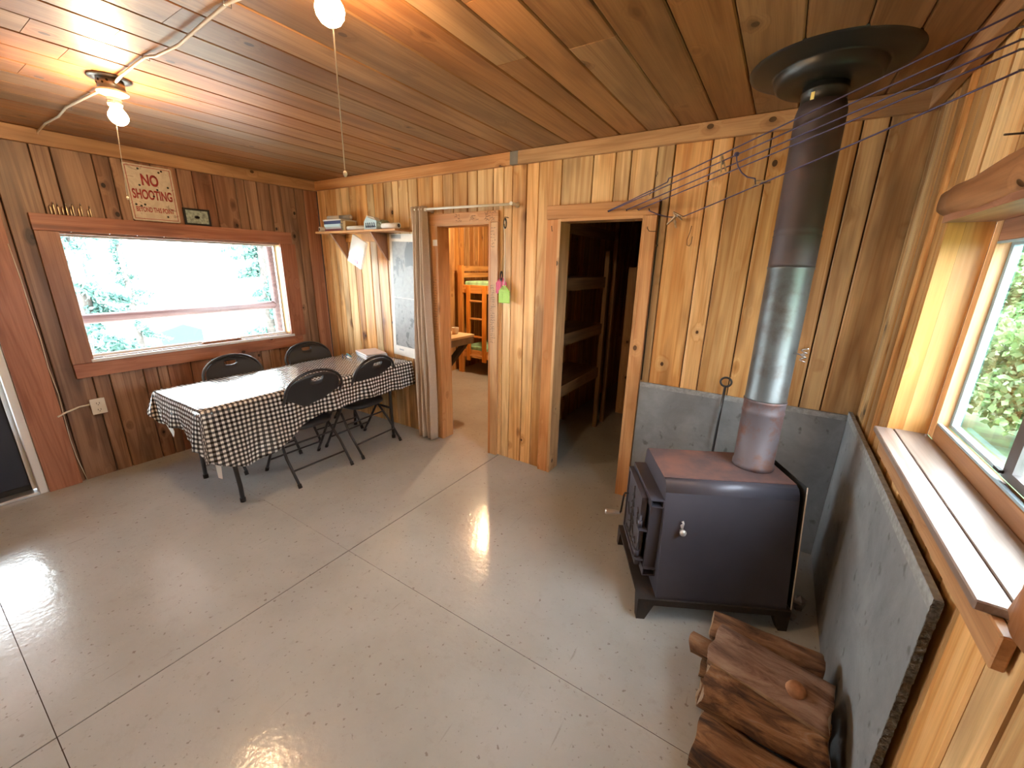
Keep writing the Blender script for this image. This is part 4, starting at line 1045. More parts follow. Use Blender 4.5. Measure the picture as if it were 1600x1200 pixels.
# surface cable along the ceiling
wp_ = [(.02, -1.95, 2.40), (.05, -1.951, 2.42), (.30, -1.957, 2.430), (.55, -1.95, 2.428), (.80, -1.965, 2.431), (1.2, -1.955, 2.425), (1.437, -1.955, 2.413)]
t_ = thing('ceiling_cable', 'white cable stapled to the ceiling between the wall and the lamps', 'cable', (1.5, -1.955, 2.43))
obj('cable_run', tube(wp_, .0055, 8), 'wire', t_)
wp2 = [(1.54, -1.955, 2.413), (1.64, -1.955, 2.424), (1.85, -1.957, 2.430), (1.93, -1.955, 2.432), (2.0, -1.945, 2.424), (2.2, -1.94, 2.418), (2.45, -1.952, 2.424), (2.62, -1.955, 2.431), (2.85, -1.94, 2.422), (3.073, -1.955, 2.413)]
obj('cable_run', tube(wp2, .0055, 8), 'wire', t_)
for x in (.30, .80, 1.93, 2.62): obj('staple', tube([(x - .001, -1.943, 2.438), (x, -1.944, 2.422), (x, -1.966, 2.422), (x, -1.967, 2.438)], .0015, 5), 'steel', t_)

# ------------------------------------------------------------------ left wall items
sg = thing('tin_sign', 'cream and red tin NO SHOOTING BEYOND THIS POINT sign with printed bullet holes', 'sign', (.034, -1.405, 1.925))
Y0, Y1, Z0, Z1 = -1.560, -1.262, 1.928, 2.325
def rrect(bm, y0, y1, z0, z1, x0, x1, r=.012, n=4):
    P = []
    for cy_, cz_, a0 in ((y1 - r, z1 - r, 0), (y0 + r, z1 - r, 90), (y0 + r, z0 + r, 180), (y1 - r, z0 + r, 270)):
        for k in range(n + 1): a = R(a0 + 90 * k / n); P.append((x0, cy_ + r * math.cos(a), cz_ + r * math.sin(a)))
    return add_prism(bm, P, (0, 0, 0), (x1 - x0, 0, 0))
obj('sign_plate', rrect(BM(), Y0, Y1, Z0, Z1, .0315, .033), 'sign', sg)
bm = BM(); e = .012; w = .004
for b in [(Y0 + e, Y1 - e, Z1 - e - w, Z1 - e), (Y0 + e, Y1 - e, Z0 + e, Z0 + e + w), (Y0 + e, Y0 + e + w, Z0 + e, Z1 - e), (Y1 - e - w, Y1 - e, Z0 + e, Z1 - e)]: add_box(bm, .0329, .0337, *b)
obj('red_border', bm, 'sign_red', sg)
def text(body, parent, mat, cy_, cz_, h, width, x, name='lettering', bold=.0):
    cu_ = bpy.data.curves.new('t', 'FONT'); cu_.body = body; cu_.size = 1; cu_.extrude = .0; cu_.offset = bold; cu_.align_x = 'CENTER'
    to = bpy.data.objects.new('t', cu_); COL.objects.link(to); dg = bpy.context.evaluated_depsgraph_get(); me = bpy.data.meshes.new_from_object(to.evaluated_get(dg))
    bpy.data.objects.remove(to); bpy.data.curves.remove(cu_)
    bm = BM(); bm.from_mesh(me); bpy.data.meshes.remove(me)
    xs = [v.co.x for v in bm.verts]; ys = [v.co.y for v in bm.verts]; sx = width / (max(xs) - min(xs)); sy = h / (max(ys) - min(ys)); mx_, my_ = (max(xs) + min(xs)) / 2, (max(ys) + min(ys)) / 2
    for v in bm.verts: v.co = Vector((x, cy_ + (v.co.x - mx_) * sx, cz_ + (v.co.y - my_) * sy))
    r_ = bmesh.ops.extrude_face_region(bm, geom=bm.faces[:]); bmesh.ops.translate(bm, verts=[q for q in r_['geom'] if isinstance(q, bmesh.types.BMVert)], vec=(.0007, 0, 0))
    return obj(name, bm, mat, parent)
yc = (Y0 + Y1) / 2
text('NO', sg, 'sign_red', yc, 2.222, .082, .105, .0331, bold=.035)
text('SHOOTING', sg, 'sign_red', yc, 2.118, .070, .245, .0331, bold=.03)
text('BEYOND THIS POINT', sg, 'sign_red', yc, 2.010, .036, .235, .0331, bold=.02)
for u, v in ((.30, .075), (.72, .095), (.78, .065), (.27, .365), (.62, .415), (.86, .35), (.52, .54), (.12, .715), (.22, .735), (.30, .705), (.74, .90)):
    obj('bullet_hole', lathe([(.0075, 0), (.0065, .0012), (0, .0012)], (.0330, Y0 + u * (Y1 - Y0), Z1 - v * (Z1 - Z0)), 9, Vector((1, 0, 0)).to_track_quat('Z', 'Y').to_matrix()), 'hole', sg)
pf = thing('framed_print', 'small dark-framed print standing on the window head casing', 'picture', (.02, -1.13, 1.924))
bm = BM()
for b in [(-1.225, -1.035, 2.040, 2.054), (-1.225, -1.035, 1.924, 1.938), (-1.225, -1.211, 1.938, 2.040), (-1.049, -1.035, 1.938, 2.040)]: add_box(bm, .006, .022, *b)
obj('frame', bm, 'rubber', pf); obj('print', box(.008, .014, -1.211, -1.049, 1.938, 2.040), 'pic', pf)
bm = BM(); add_box(bm, .0141, .0146, -1.150, -1.112, 1.98, 1.994); add_box(bm, .0141, .0146, -1.143, -1.119, 1.976, 1.999); obj('dark_motif', bm, 'hole', pf)
px = [82, 87.5, 94, 100, 106.5, 112.5, 116.5, 125, 130, 140, 144]; hs = [.058, .072, .062, .054, .070, .05, .076, .058, .078, .05, .066]
names = ['first', 'second', 'third', 'fourth', 'fifth', 'sixth', 'seventh', 'eighth', 'ninth', 'tenth', 'last']
for i, (p, h) in enumerate(zip(px, hs)):
    y = -1.984 + (p - 82) / 64 * .202
    t_ = thing('cartridge_case', 'brass cartridge case standing on the window head casing, %s from the left in its row' % names[i], 'cartridge', (.016, y, 1.922), 0, 'brass cases on the window head')
    obj('case', lathe([(.0055, 0), (.0058, .002), (.0048, .003), (.0055, .006), (.0055, h * .78), (.0038, h * .86), (.0038, h * .97 if i % 3 else h)], (.016, y, 1.922), 12), 'brass', t_)
    if i % 3: obj('bullet', lathe([(.0036, h * .97), (.0032, h * 1.05), (.0015, h * 1.13), (0, h * 1.15)], (.016, y, 1.922), 12), 'steel', t_)
ol = thing('wall_outlet', 'white double power outlet on the wall below the wide window', 'outlet', (0, -2.02, .505))
obj('surface_box', box(.001, .032, -2.058, -1.982, .505, .615, bev=.004), 'white_plastic', ol)
cvp = obj('cover_plate', box(.032, .036, -2.062, -1.978, .50, .62, bev=.002), 'white_plastic', ol)
bm = BM()
for zc in (.535, .585):
    for dy in (-.008, .008): add_box(bm, .0358, .0368, -2.02 + dy - .0015, -2.02 + dy + .0015, zc - .006, zc + .006)
    add_lathe(bm, [(.003, 0), (.003, .001), (0, .001)], (.0358, -2.02, zc - .013), 8, Vector((1, 0, 0)).to_track_quat('Z', 'Y').to_matrix())
obj('sockets', bm, 'rubber', ol)
solo('outlet_cable', tube([(.012, -2.058, .58), (.010, -2.12, .576), (.012, -2.19, .555), (.030, -2.225, .545), (.034, -2.24, .54)], .0065, 8), 'wire', 'short white cable running left from the wall outlet', 'cable')
solo('casing_wire', tube([(.032, -2.222, 1.72), (.034, -2.214, 1.5), (.030, -2.212, 1.3), (.034, -2.208, 1.1), (.031, -2.212, .9), (.026, -2.206, .78), (.010, -2.20, .70), (.01, -2.205, .55), (.012, -2.21, .35), (.012, -2.205, .2), (.010, -2.19, .05), (.01, -2.185, .005)], .0028, 6), 'wire', 'thin pale wire running down the edge of the red door casing', 'wire')

# ------------------------------------------------------------------ shelf on the back wall
SZ = 1.938
sh = thing('wall_shelf', 'wooden wall shelf on two triangular brackets in the corner', 'shelf', (.78, 0, SZ))
obj('shelf_board', box(.215, 1.375, -.200, -.001, SZ - .018, SZ, bev=.002), 'trim_x', sh)
for x in (.425, 1.02):
    bm = prism([(x, -.001, SZ - .019), (x, -.185, SZ - .019), (x, -.001, SZ - .27)], (.02, 0, 0)); obj('bracket', bm, 'red_z', sh)
obj('cleat', box(.446, 1.019, -.001, -.020, SZ - .092, SZ - .019), 'yellow_z', sh)
# things on the shelf
z = SZ
sb_ = [(.26, .17, .022, 'b_maroon', 'dark red book at the bottom of the shelf pile'), (.24, .17, .018, 'b_grey', 'grey book second from the bottom of the shelf pile'), (.26, .18, .024, 'b_lightblue', 'pale blue book in the middle of the shelf pile'),
       (.27, .18, .030, 'b_navy', 'thick navy book second from the top of the shelf pile'), (.28, .18, .012, 'b_white', 'thin white book on top of the shelf pile')]
for i, (w, d, h, cvr, lb_) in enumerate(sb_):
    book(.48 + .005 * (i % 2), -.095, z, w, d, h, rnd.uniform(-.04, .04), cvr, lb_, group='books piled on the wall shelf'); z += h
def roll(p, q, r, mat, endmat, label, name='paper_roll', sheet=True):
    t_ = thing(name, label, 'paper roll', p); p, q = Vector(p), Vector(q)
    d = (q - p).normalized()
    obj('roll', tube([p, q], r, 18), mat, t_); obj('roll_core', tube([p - d * .0015, q + d * .0015], r * .62, 12), endmat, t_)
roll((.34, -.12, z + .023), (.50, -.10, z + .023), .022, 'paper', 'gap', 'white paper roll lying on top of the shelf books')
roll((.505, -.10, z + .023), (.64, -.085, z + .025), .022, 'b_grey', 'paper', 'grey paper roll lying on top of the shelf books')
roll((.245, -.17, SZ + .024), (.27, -.03, SZ + .024), .023, 'paper', 'gap', 'short cream paper roll standing end-on at the left end of the shelf')
roll((.66, -.145, SZ + .022), (.93, -.145, SZ + .022), .021, 'paper', 'gap', 'cream paper roll lying in the middle of the shelf')
roll((1.17, -.15, SZ + .026), (1.37, -.15, SZ + .026), .025, 'paper', 'gap', 'cream paper roll at the right end of the shelf')
solo('tan_folder', box(.625, .665, -.17, -.05, SZ, SZ + .09, bev=.002), 'b_tan', 'tan upright folder beside the shelf books', 'folder')
bm = BM(); rr = random.Random(2)
poly = [(.93, -.165, SZ), (1.10, -.165, SZ), (1.10, -.165, SZ + .075), (1.03, -.165, SZ + .095), (.97, -.165, SZ + .112), (.93, -.165, SZ + .07)]
bx_ = thing('paper_packet', 'pale blue packet with dark lettering and a torn open top on the shelf', 'packet', (1.01, -.12, SZ))
obj('packet', prism(poly, (0, .085, 0)), 'b_lightblue', bx_)
obj('liner', prism([(.935, -.150, SZ + .07), (1.09, -.150, SZ + .075), (1.05, -.150, SZ + .105), (.955, -.150, SZ + .125)], (0, .05, 0)), 'paper', bx_)
scr = BM()
for k in range(5):
    x = .95 + k * .028; add_tube(scr, [(x, -.167, SZ + .02), (x + .012, -.167, SZ + .055), (x + .006, -.167, SZ + .06), (x + .016, -.167, SZ + .018), (x + .026, -.167, SZ + .028)], .003, 5)
obj('dark_lettering', scr, 'b_navy', bx_)
bm = BM(); r_ = bmesh.ops.create_icosphere(bm, subdivisions=3, radius=.055)
for v in r_['verts']:
    n_ = noise.noise(v.co * 40) * .014; v.co += v.co.normalized() * n_; v.co.z *= .75; v.co += Vector((1.135, -.11, 0))
zm = min(v.co.z for v in bm.verts); bmesh.ops.translate(bm, verts=bm.verts, vec=(0, 0, SZ - zm))
solo('crumpled_bag', bm, 'b_green', 'crumpled grey-green plastic bag on the shelf', 'bag')
# zip bag hanging under the shelf
zb = thing('zip_bag', 'clear zip bag of papers hanging tilted below the shelf', 'bag', (.72, -.15, 1.70))
def tiltq(cx_, cz_, w, h, a, y0, y1):
    P = []
    for sx, sz_ in ((-1, -1), (1, -1), (1, 1), (-1, 1)):
        x, z_ = sx * w / 2, sz_ * h / 2; P.append((cx_ + x * math.cos(a) - z_ * math.sin(a), y0, cz_ + x * math.sin(a) + z_ * math.cos(a)))
    return prism(P, (0, y1 - y0, 0))
obj('bag_film', tiltq(.80, 1.745, .20, .26, -.42, -.172, -.150), 'bag', zb)
obj('paper_sheet', tiltq(.81, 1.75, .12, .20, -.42, -.165, -.158), 'paper', zb)
obj('grey_card', tiltq(.745, 1.735, .06, .17, -.42, -.1575, -.154), 'b_grey', zb)
obj('pink_sticker', tiltq(.782, 1.655, .05, .03, -.3, -.1745, -.1725), 'pink', zb)
# map
mp_ = thing('wall_map', 'long grey aerial map on white paper pinned beside the curtain', 'map', (1.22, -.004, .745))
bm = prism([(1.045, -.0055, .765), (1.45, -.0055, .745), (1.45, -.0055, 1.905), (1.075, -.0055, 1.912)], (0, .0015, 0)); obj('sheet', bm, 'paper', mp_)
obj('map_print', prism([(1.085, -.0066, .86), (1.45, -.0066, .845), (1.45, -.0066, 1.835), (1.108, -.0066, 1.845)], (0, .001, 0)), 'map', mp_)
obj('fold_line', prism([(1.09, -.0072, 1.33), (1.45, -.0072, 1.32), (1.45, -.0072, 1.327), (1.09, -.0072, 1.337)], (0, .0006, 0)), 'paper', mp_)
obj('caption', prism([(1.13, -.0066, .815), (1.19, -.0066, .812), (1.19, -.0066, .826), (1.13, -.0066, .829)], (0, .001, 0)), 'b_grey', mp_)
obj('legend', prism([(1.10, -.0066, 1.872), (1.23, -.0066, 1.868), (1.23, -.0066, 1.90), (1.10, -.0066, 1.904)], (0, .001, 0)), 'b_grey', mp_)

# curtain and rod
def curtain():
    bm = BM(); nu, nz = 64, 30; rows = []
    for j in range(nz + 1):
        f = j / nz; z_ = 2.115 - f * 2.10; row = []
        wid = .17 + .035 * f
        for i in range(nu + 1):
            s = i / nu; x = 1.452 + wid * s * 1.05 + .006 * math.sin(f * 5 + s * 4)
            amp = .018 + .018 * math.sin(min(1, f * 3) * 1.57)
            y = -.082 + amp * math.sin(s * 2 * math.pi * 4.2 + .5 * math.sin(f * 3)) + .008 * math.sin(s * 40 + f * 7) - .02 * f
            row.append(bm.verts.new((x, min(y, -.036), z_)))
        rows.append(row)
    for a, b in zip(rows, rows[1:]):
        for i in range(nu): bm.faces.new((a[i], a[i + 1], b[i + 1], b[i])).smooth = True
    return bm
cu_ = solo('curtain', curtain(), 'curtain', 'beige floor-length curtain gathered at the left of the doorway', 'curtain')
m_ = cu_.modifiers.new('thick', 'SOLIDIFY'); m_.thickness = .002
rod = thing('curtain_rod', 'white curtain rod across the top of the first doorway', 'curtain rod', (2.05, -.08, 2.08))
obj('rod', tube([(1.47, -.08, 2.092), (2.49, -.08, 2.082)], .0095, 10), 'white_plastic', rod)
for x in (1.63, 2.49): obj('end_bracket', tube([(x, 0, 2.086), (x, -.03, 2.086), (x, -.082, 2.086), (x, -.092, 2.086)], [.02, .010, .013, .013], 12), 'white_plastic', rod)
solo('paper_tag', box(1.648, 1.70, -.030, -.027, 1.80, 1.85), 'paper', 'white paper tag stuck on the door casing beside the curtain', 'tag')

# fly swatters
def swatter(x, y, ztop, zhead, mat, hmat, label, w=.095, h=.12, wiremat='string'):
    t_ = thing('fly_swatter', label, 'fly swatter', (x, y, zhead), 0, 'fly swatters by the doorway')
    obj('handle', tube([(x, y, ztop), (x - .012, y, ztop - .05), (x, y, ztop - .12), (x + .003, y, zhead + h)], .0034, 6), wiremat, t_)
    obj('grip_loop', tube([(x + .010 * math.sin(a), y, ztop - .03 + .035 * math.cos(a)) for a in [k * 2 * math.pi / 14 for k in range(15)]], .005, 6), 'rubber', t_)
    bm = BM()
    P = [(x - w / 2, zhead), (x + w / 2, zhead), (x + w / 2, zhead + h * .68), (x + .012, zhead + h), (x - .012, zhead + h), (x - w / 2, zhead + h * .68)]
    for a, b in zip(P, P[1:] + P[:1]): add_tube(bm, [(a[0], y, a[1]), (b[0], y, b[1])], .003, 5)
    hd_ = obj('blade_rim', bm, mat, t_); bm = BM(); n = 13
    for k in range(1, n):
        xx = x - w / 2 + w * k / n; zt = zhead + h * (.68 + .32 * max(0, 1 - abs(xx - x) / (w / 2)) ** .9); add_box(bm, xx - .0022, xx + .0022, y - .0008, y + .0008, zhead, min(zt, zhead + h))
    for k in range(1, n):
        zz = zhead + h * .80 * k / n; ww = w / 2 if zz < zhead + h * .68 else w / 2 * (zhead + h - zz) / (h * .32); add_box(bm, x - ww, x + ww, y - .0014, y - .0002, zz - .0022, zz + .0022)
    obj('blade_mesh', bm, mat, hd_); return t_
swatter(2.372, -.030, 1.60, 1.435, 'pink', 'pink', 'pink fly swatter hanging behind the green one', wiremat='rubber')
swatter(2.412, -.046, 1.985, 1.365, 'lime', 'lime', 'lime green fly swatter on a white handle hanging right of the doorway', w=.10, h=.13)
solo('cup_hook', tube([(2.412, 0, 2.0), (2.412, -.05, 2.0), (2.412, -.058, 1.985), (2.412, -.045, 1.975)], .0022, 6), 'nail', 'small hook holding the fly swatters', 'hook')
# hooks and nails by the second doorway
def hook(x, z_, label, L=.03): solo('wall_hook', tube([(x, .0, z_), (x + .004, -.022, z_ + .002), (x + .012, -.026, z_ + .010), (x + .008, -.024, z_ + .024)], .0017, 6), 'nail', label, 'hook', 'hooks by the second doorway')
hook(3.492, 2.19, 'upper rusty hook on the wall above the second doorway'); hook(3.463, 2.085, 'lower rusty hook just above the right end of the second door head')
solo('casing_hook', tube([(3.48, -.036, 1.90), (3.485, -.06, 1.89), (3.50, -.065, 1.872), (3.53, -.06, 1.87), (3.535, -.04, 1.872)], .002, 6), 'nail', 'bent wire hook on the right casing of the second doorway', 'hook')
solo('casing_nail', tube([(2.802, -.034, 1.925), (2.815, -.055, 1.90), (2.822, -.06, 1.888)], .0022, 6), 'nail', 'bent nail at the top of the left casing of the second doorway', 'nail')
solo('wire_loop', tube([(3.733, -.004, 1.90), (3.728, -.012, 1.86), (3.718, -.012, 1.82), (3.722, -.012, 1.79), (3.735, -.012, 1.785), (3.744, -.012, 1.80), (3.746, -.01, 1.84)], .0016, 5), 'nail', 'thin wire loop hanging on the wall below the clothes pegs', 'wire')
solo('strip_by_casing', tube([(3.540, -.012, 2.05), (3.541, -.012, 1.85), (3.540, -.012, 1.80), (3.548, -.014, 1.79), (3.540, -.012, 1.78), (3.539, -.012, 1.2), (3.540, -.012, .91)], .0035, 6), 'rubber', 'thin black strip down the right edge of the second door casing', 'cord')  # thin dark tube along the casing edge

# ------------------------------------------------------------------ clothes lines
def line(name, pts, label, sag=.0, r=.0030):
    P = [Vector(p) for p in pts]
    out = []
    for a, b in zip(P, P[1:]):
        for k in range(12):
            t = k / 12; q = a.lerp(b, t); q.z -= sag * 4 * t * (1 - t); out.append(q)
    out.append(P[-1]); return solo(name, tube(out, r, 6), 'line_blue', label, 'clothes line', 'blue clothes lines')
camC = Vector((4.2489, -2.7802, 1.65))
ends = [(4.665, -.93, 2.335), (4.665, -.965, 2.283), (4.665, -1.0, 2.242), (4.665, -1.02, 2.213), (4.665, -1.07, 2.150)]
anch = [(3.214, -.045, 2.003), (3.222, -.048, 2.000), (3.337, -.045, 2.005), (3.411, -.045, 2.001), (3.694, -.050, 1.952)]
cl_lab = ['uppermost of the five blue clothes lines at the right side of the view', 'second blue clothes line from the top', 'third blue clothes line from the top, in the middle', 'fourth blue clothes line from the top', 'lowest blue clothes line, hanging apart from the others']
for i in range(5):
    a, b = Vector(anch[i]), Vector(ends[i]); pts = [a, b]
    if i == 0: pts = [a, a.lerp(b, .29), a.lerp(b, .295) + Vector((0, -.006, .014)), a.lerp(b, .40) + Vector((0, 0, .008)), b]
    if i == 4: pts = [Vector((3.479, -.045, 1.994)), Vector((3.60, -.048, 1.952)), a, b]
    line('clothes_line', pts, cl_lab[i], .004 if i == 4 else .002)
for i, e_ in enumerate(ends): solo('screw_eye', tube([(4.70, e_[1], e_[2]), (4.66, e_[1], e_[2])], .003, 6), 'nail', 'screw eye on the right wall holding the %s clothes line from the top' % ['first', 'second', 'third', 'fourth', 'fifth'][i], 'hook', 'screw eyes for the clothes lines')
for i, x in enumerate((3.216, 3.337, 3.411, 3.479)): solo('line_nail', tube([(x, -.034, 2.0), (x + .003, -.056, 2.003)], .003, 6), 'nail', 'nail in the second door head holding clothes line ends, %s from the left' % ['first', 'second', 'third', 'fourth'][i], 'nail', 'nails in the second door head')
def on_line(i, t): return Vector(anch[i]).lerp(Vector(ends[i]), t)
def peg(c, d, up, label):
    """two tapered prongs and a spring"""
    c, d, up = Vector(c), Vector(d).normalized(), Vector(up); up = (up - d * up.dot(d)).normalized(); s = d.cross(up)
    t_ = thing('clothes_peg', label, 'clothes peg', c, 0, 'wooden clothes pegs')
    for k in (-1, 1):
        bm = BM(); p0 = c - d * .034 + up * k * .0025; p1 = c + d * .036 + up * k * .010
        quadbox([p0 - s * .0045 - up * .002, p1 - s * .0045 - up * .002, p1 + s * .0045 - up * .002, p0 + s * .0045 - up * .002, p0 - s * .0045 + up * .003, p1 - s * .0045 + up * .003, p1 + s * .0045 + up * .003, p0 + s * .0045 + up * .003], bm)
        obj('prong', bm, 'pin_wood', t_)
    obj('spring', tube([c - s * .007, c + s * .007], .005, 8), 'steel', t_)
def mid(i, t, j): return (on_line(i, t) + on_line(j, t)) / 2
peg(on_line(1, .485) + Vector((0, 0, -.012)), (.25, 0, -1), (1, .3, 0), 'wooden clothes peg hanging across the upper lines, left of the stove pipe')
peg((3.66, -.075, 1.955), (.8, -.2, -.5), (0, -.5, 1), 'topmost clothes peg in the cluster by the second door head')
peg((3.625, -.060, 1.93), (.7, -.2, .6), (0, -1, .2), 'lower left clothes peg in the cluster by the second door head')
peg((3.645, -.058, 1.922), (.3, -.1, -1), (0, -1, 0), 'dark hanging clothes peg in the cluster by the second door head')
peg(on_line(4, .40) + Vector((.012, -.004, .004)), (-1, .05, .02), (0, -.3, 1), 'wooden clothes peg lying along the lowest line in front of the stove pipe')
a0 = on_line(2, .43); a1 = on_line(4, .30)
kn = solo('line_knot', lathe([(0, .010), (.009, .007), (.012, 0), (.009, -.008), (0, -.010)], tuple(on_line(1, .525)), 12), 'line_blue', 'dark knot where a loose blue end is tied to the upper lines', 'knot')
p_ = on_line(1, .525); q_ = on_line(4, .30)
line('loose_line_end', [p_, p_ + Vector((.004, 0, -.025)), p_ + Vector((.014, 0, -.052)), p_ + Vector((.032, 0, -.078)), p_ + Vector((.058, 0, -.098)), p_ + Vector((.09, -.01, -.108)), on_line(4, .385)], 'loose curved end of blue line looping from the knot to the lowest line', 0)

# ------------------------------------------------------------------ bunk room (doorway 1)
def bunk(name, x0, x1, y0, y1, label, mat_top, top=1.64, ladder=True, two=True, pre='pine'):
    t_ = thing(name, label, 'bunk bed', ((x0 + x1) / 2, (y0 + y1) / 2, 0))
    X, Y, Z = pre + '_x', pre + '_y', pre + '_z'
    for x in (x0, x1 - .09):
        for y in (y0, y1 - .05): obj('post', box(x, x + .09, y, y + .05, 0, top, bev=.003), Z, t_)
    for z0, z1 in ((1.24, 1.36), (.26, .38)):
        for y in (y0 + .01, y1 - .04): obj('side_rail', box(x0 + .09, x1 - .09, y, y + .03, z0, z1, bev=.002), X, t_)
        for x in (x0 + .02, x1 - .05): obj('end_rail', box(x, x + .03, y0 + .05, y1 - .05, z0, z1), Y, t_)
        obj('slats', box(x0 + .09, x1 - .09, y0 + .04, y1 - .04, z0 + .06, z0 + .08), X, t_)
        mt = solo('mattress', box(x0 + .095, x1 - .095, y0 + .045, y1 - .045, z0 + .08, z0 + .175, bev=.02), mat_top, ('upper' if z0 > 1 else 'lower') + ' mattress of the ' + label, 'mattress')
    for z0 in (1.44, 1.55): obj('guard_rail', box(x0 + .09, x1 - .09, y1 - .045, y1 - .02, z0, z0 + .075), X, t_)
    for z0 in (1.46, 1.56): obj('guard_rail', box(x0 + .02, x0 + .045, y0 + .05, y1 - .05, z0, z0 + .07), Y, t_)
    if ladder:
        ld = obj('ladder', BMladder(x0 + .19, x0 + .55, y0 - .035), Z, t_)
        for z0 in (.30, .60, .87, 1.13): obj('rung', tube([(x0 + .245, y0 - .018, z0), (x0 + .495, y0 - .018, z0)], .016, 10), X, ld)
    return t_
def BMladder(xa, xb, y):
    bm = BM(); add_box(bm, xa, xa + .065, y, y + .034, .22, 1.36, bev=.003); add_box(bm, xb - .065, xb, y, y + .034, .22, 1.36, bev=.003); return bm
bunk('bunk_bed', .115, 2.10, 2.10, 3.00, 'pine bunk bed with ladder seen through the first doorway', 'mattress')
solo('cardboard_box', box(.50, .80, 2.55, 2.75, 1.415, 1.60, bev=.004), 'pillow', 'cream box on the upper mattress of the pine bunk bed', 'box')
ct = thing('wall_counter', 'cream counter top with grey apron on a black bracket in the bunk room', 'counter', (.8, .12, 0))
obj('counter_top', box(.05, 1.43, .125, .83, .875, .90, bev=.003), 'cream', ct)
bm = BM(); add_box(bm, .05, 1.42, .79, .82, .80, .874); add_box(bm, 1.39, 1.42, .125, .79, .80, .874); obj('apron', bm, 'apron', ct)
for x in (.2, 1.36): obj('bracket', beam((x, .74, .80), (x, .14, .38), .035, .07, (1, 0, 0)), 'black_metal', ct)
solo('white_cup', lathe([(.03, 0), (.035, .01), (.04, .07), (.037, .07), (.03, .01), (0, .008)], (1.24, .72, .90), 18), 'porcelain', 'small white cup on the counter in the bunk room', 'cup')
# room behind doorway 2 : shelf rack and a second bunk bed in the dark
rk = thing('storage_rack', 'dark wooden storage rack along the left side of the second doorway room', 'rack', (2.77, .7, 0))
for y in (.16, 1.14): obj('post', box(2.78, 2.82, y, y + .04, 0, 1.80 if y > 1 else 2.1), 'rack_z', rk)
for y in (.16, 1.14): obj('rear_post', box(2.415, 2.445, y, y + .04, 0, 2.1), 'rack_z', rk)
for z0 in (.56, 1.01, 1.46, 1.90): obj('shelf_rail', box(2.782, 2.80, .20, 1.14 if z0 < 1.8 else 1.30, z0, z0 + .085), 'rack_y', rk)
for z0 in (.645, 1.095, 1.545): obj('shelf_board', box(2.42, 2.80, .165, 1.175, z0, z0 + .016), 'rack_y', rk)
solo('wall_stud', box(2.79, 2.83, 1.32, 1.36, 0, 2.20), 'rack_z', 'bare wooden stud behind the storage rack in the dark room', 'stud')
bunk('bunk_bed', 2.835, 4.6, 1.72, 2.62, 'dark bunk bed in the unlit room behind the second doorway', 'mattress_dark', top=1.66, ladder=False, pre='trim')

# ------------------------------------------------------------------ outdoors
def leaves(blobs, n, size, seed, aspect=1.6, droop=0):
    r_ = np.random.default_rng(seed); V = []; F = []
    tot = sum(b[3] ** 2 for b in blobs)
    for (x, y, z_, rad) in blobs:
        m = int(n * rad ** 2 / tot)
        d = r_.normal(size=(m, 3)); d /= np.linalg.norm(d, axis=1)[:, None]; c = np.array([x, y, z_]) + d * (rad * (r_.random(m) ** .5)[:, None]) * np.array([1, 1, .8])
        a = r_.normal(size=(m, 3)); a /= np.linalg.norm(a, axis=1)[:, None]; b = np.cross(a, r_.normal(size=(m, 3))); b /= np.linalg.norm(b, axis=1)[:, None]
        s = size * (.6 + .8 * r_.random(m))[:, None]; k = len(V) * 4
        V.append(np.stack([c - a * s * aspect / 2, c + b * s / 2, c + a * s * aspect / 2, c - b * s / 2], 1).reshape(-1, 3))
    V = np.concatenate(V); nf = len(V) // 4; me = bpy.data.meshes.new('leaves'); me.from_pydata(V.tolist(), [], [(4 * i, 4 * i + 1, 4 * i + 2, 4 * i + 3) for i in range(nf)]); return me
def meshobj(name, me, mat, parent=None):
    me.materials.append(M[mat]); o = bpy.data.objects.new(name, me); COL.objects.link(o); o.parent = parent; return o
ground = struct('ground', box(-40, -.15, -30, 40, -5.2, -5.0), 'grass')
obj('slope', prism([(-.15, -30, -.35), (-3.5, -30, -.45), (-24, -30, -4.99), (-.15, -30, -4.99)], (0, 70, 0)), 'grass', ground)
ground2 = struct('ground_right', box(XR + .15, 40, -30, 40, -.5, -.25), 'forest_floor')
ph = thing('porch_railing', 'dark log porch post and rail outside the wide window', 'railing', (-2.5, -.4, -.45))
obj('porch_shade_roof', prism([(-.13, -5, 2.75), (-2.9, -5, 2.45), (-2.9, -5, 2.51), (-.13, -5, 2.81)], (0, 7.5, 0)), 'bark_porch', ph)  # unseen roof, added to keep the sun off the rail
obj('rail', tube([(-2.5, -3.2, .93), (-2.5, -1.6, .95), (-2.5, .72, .978)], .058, 12), 'bark_porch', ph)
obj('post', tube([(-2.5, .745, -.45), (-2.5, .745, 2.46)], .072, 14), 'bark_porch', ph)
sd = thing('garden_shed', 'small teal gabled shed far outside the wide window', 'shed', (-22, 4.3, -4.6))
def inv_at(x, y12, z12):   # scale a point measured on the plane x=-12 out to another plane along the sight line
    k = (x - camC.x) / (-12 - camC.x); return (x, camC.y + (y12 - camC.y) * k, camC.z + (z12 - camC.z) * k)
A_, B_, C_ = inv_at(-22, 1.945, -.61), inv_at(-22, 2.587, -.415), inv_at(-22, 3.091, -.642)
obj('gable_wall', prism([(A_[0], A_[1], -4.6), (A_[0], C_[1], -4.6), (A_[0], C_[1], C_[2]), B_, A_], (-2.5, 0, 0)), 'shed', sd)
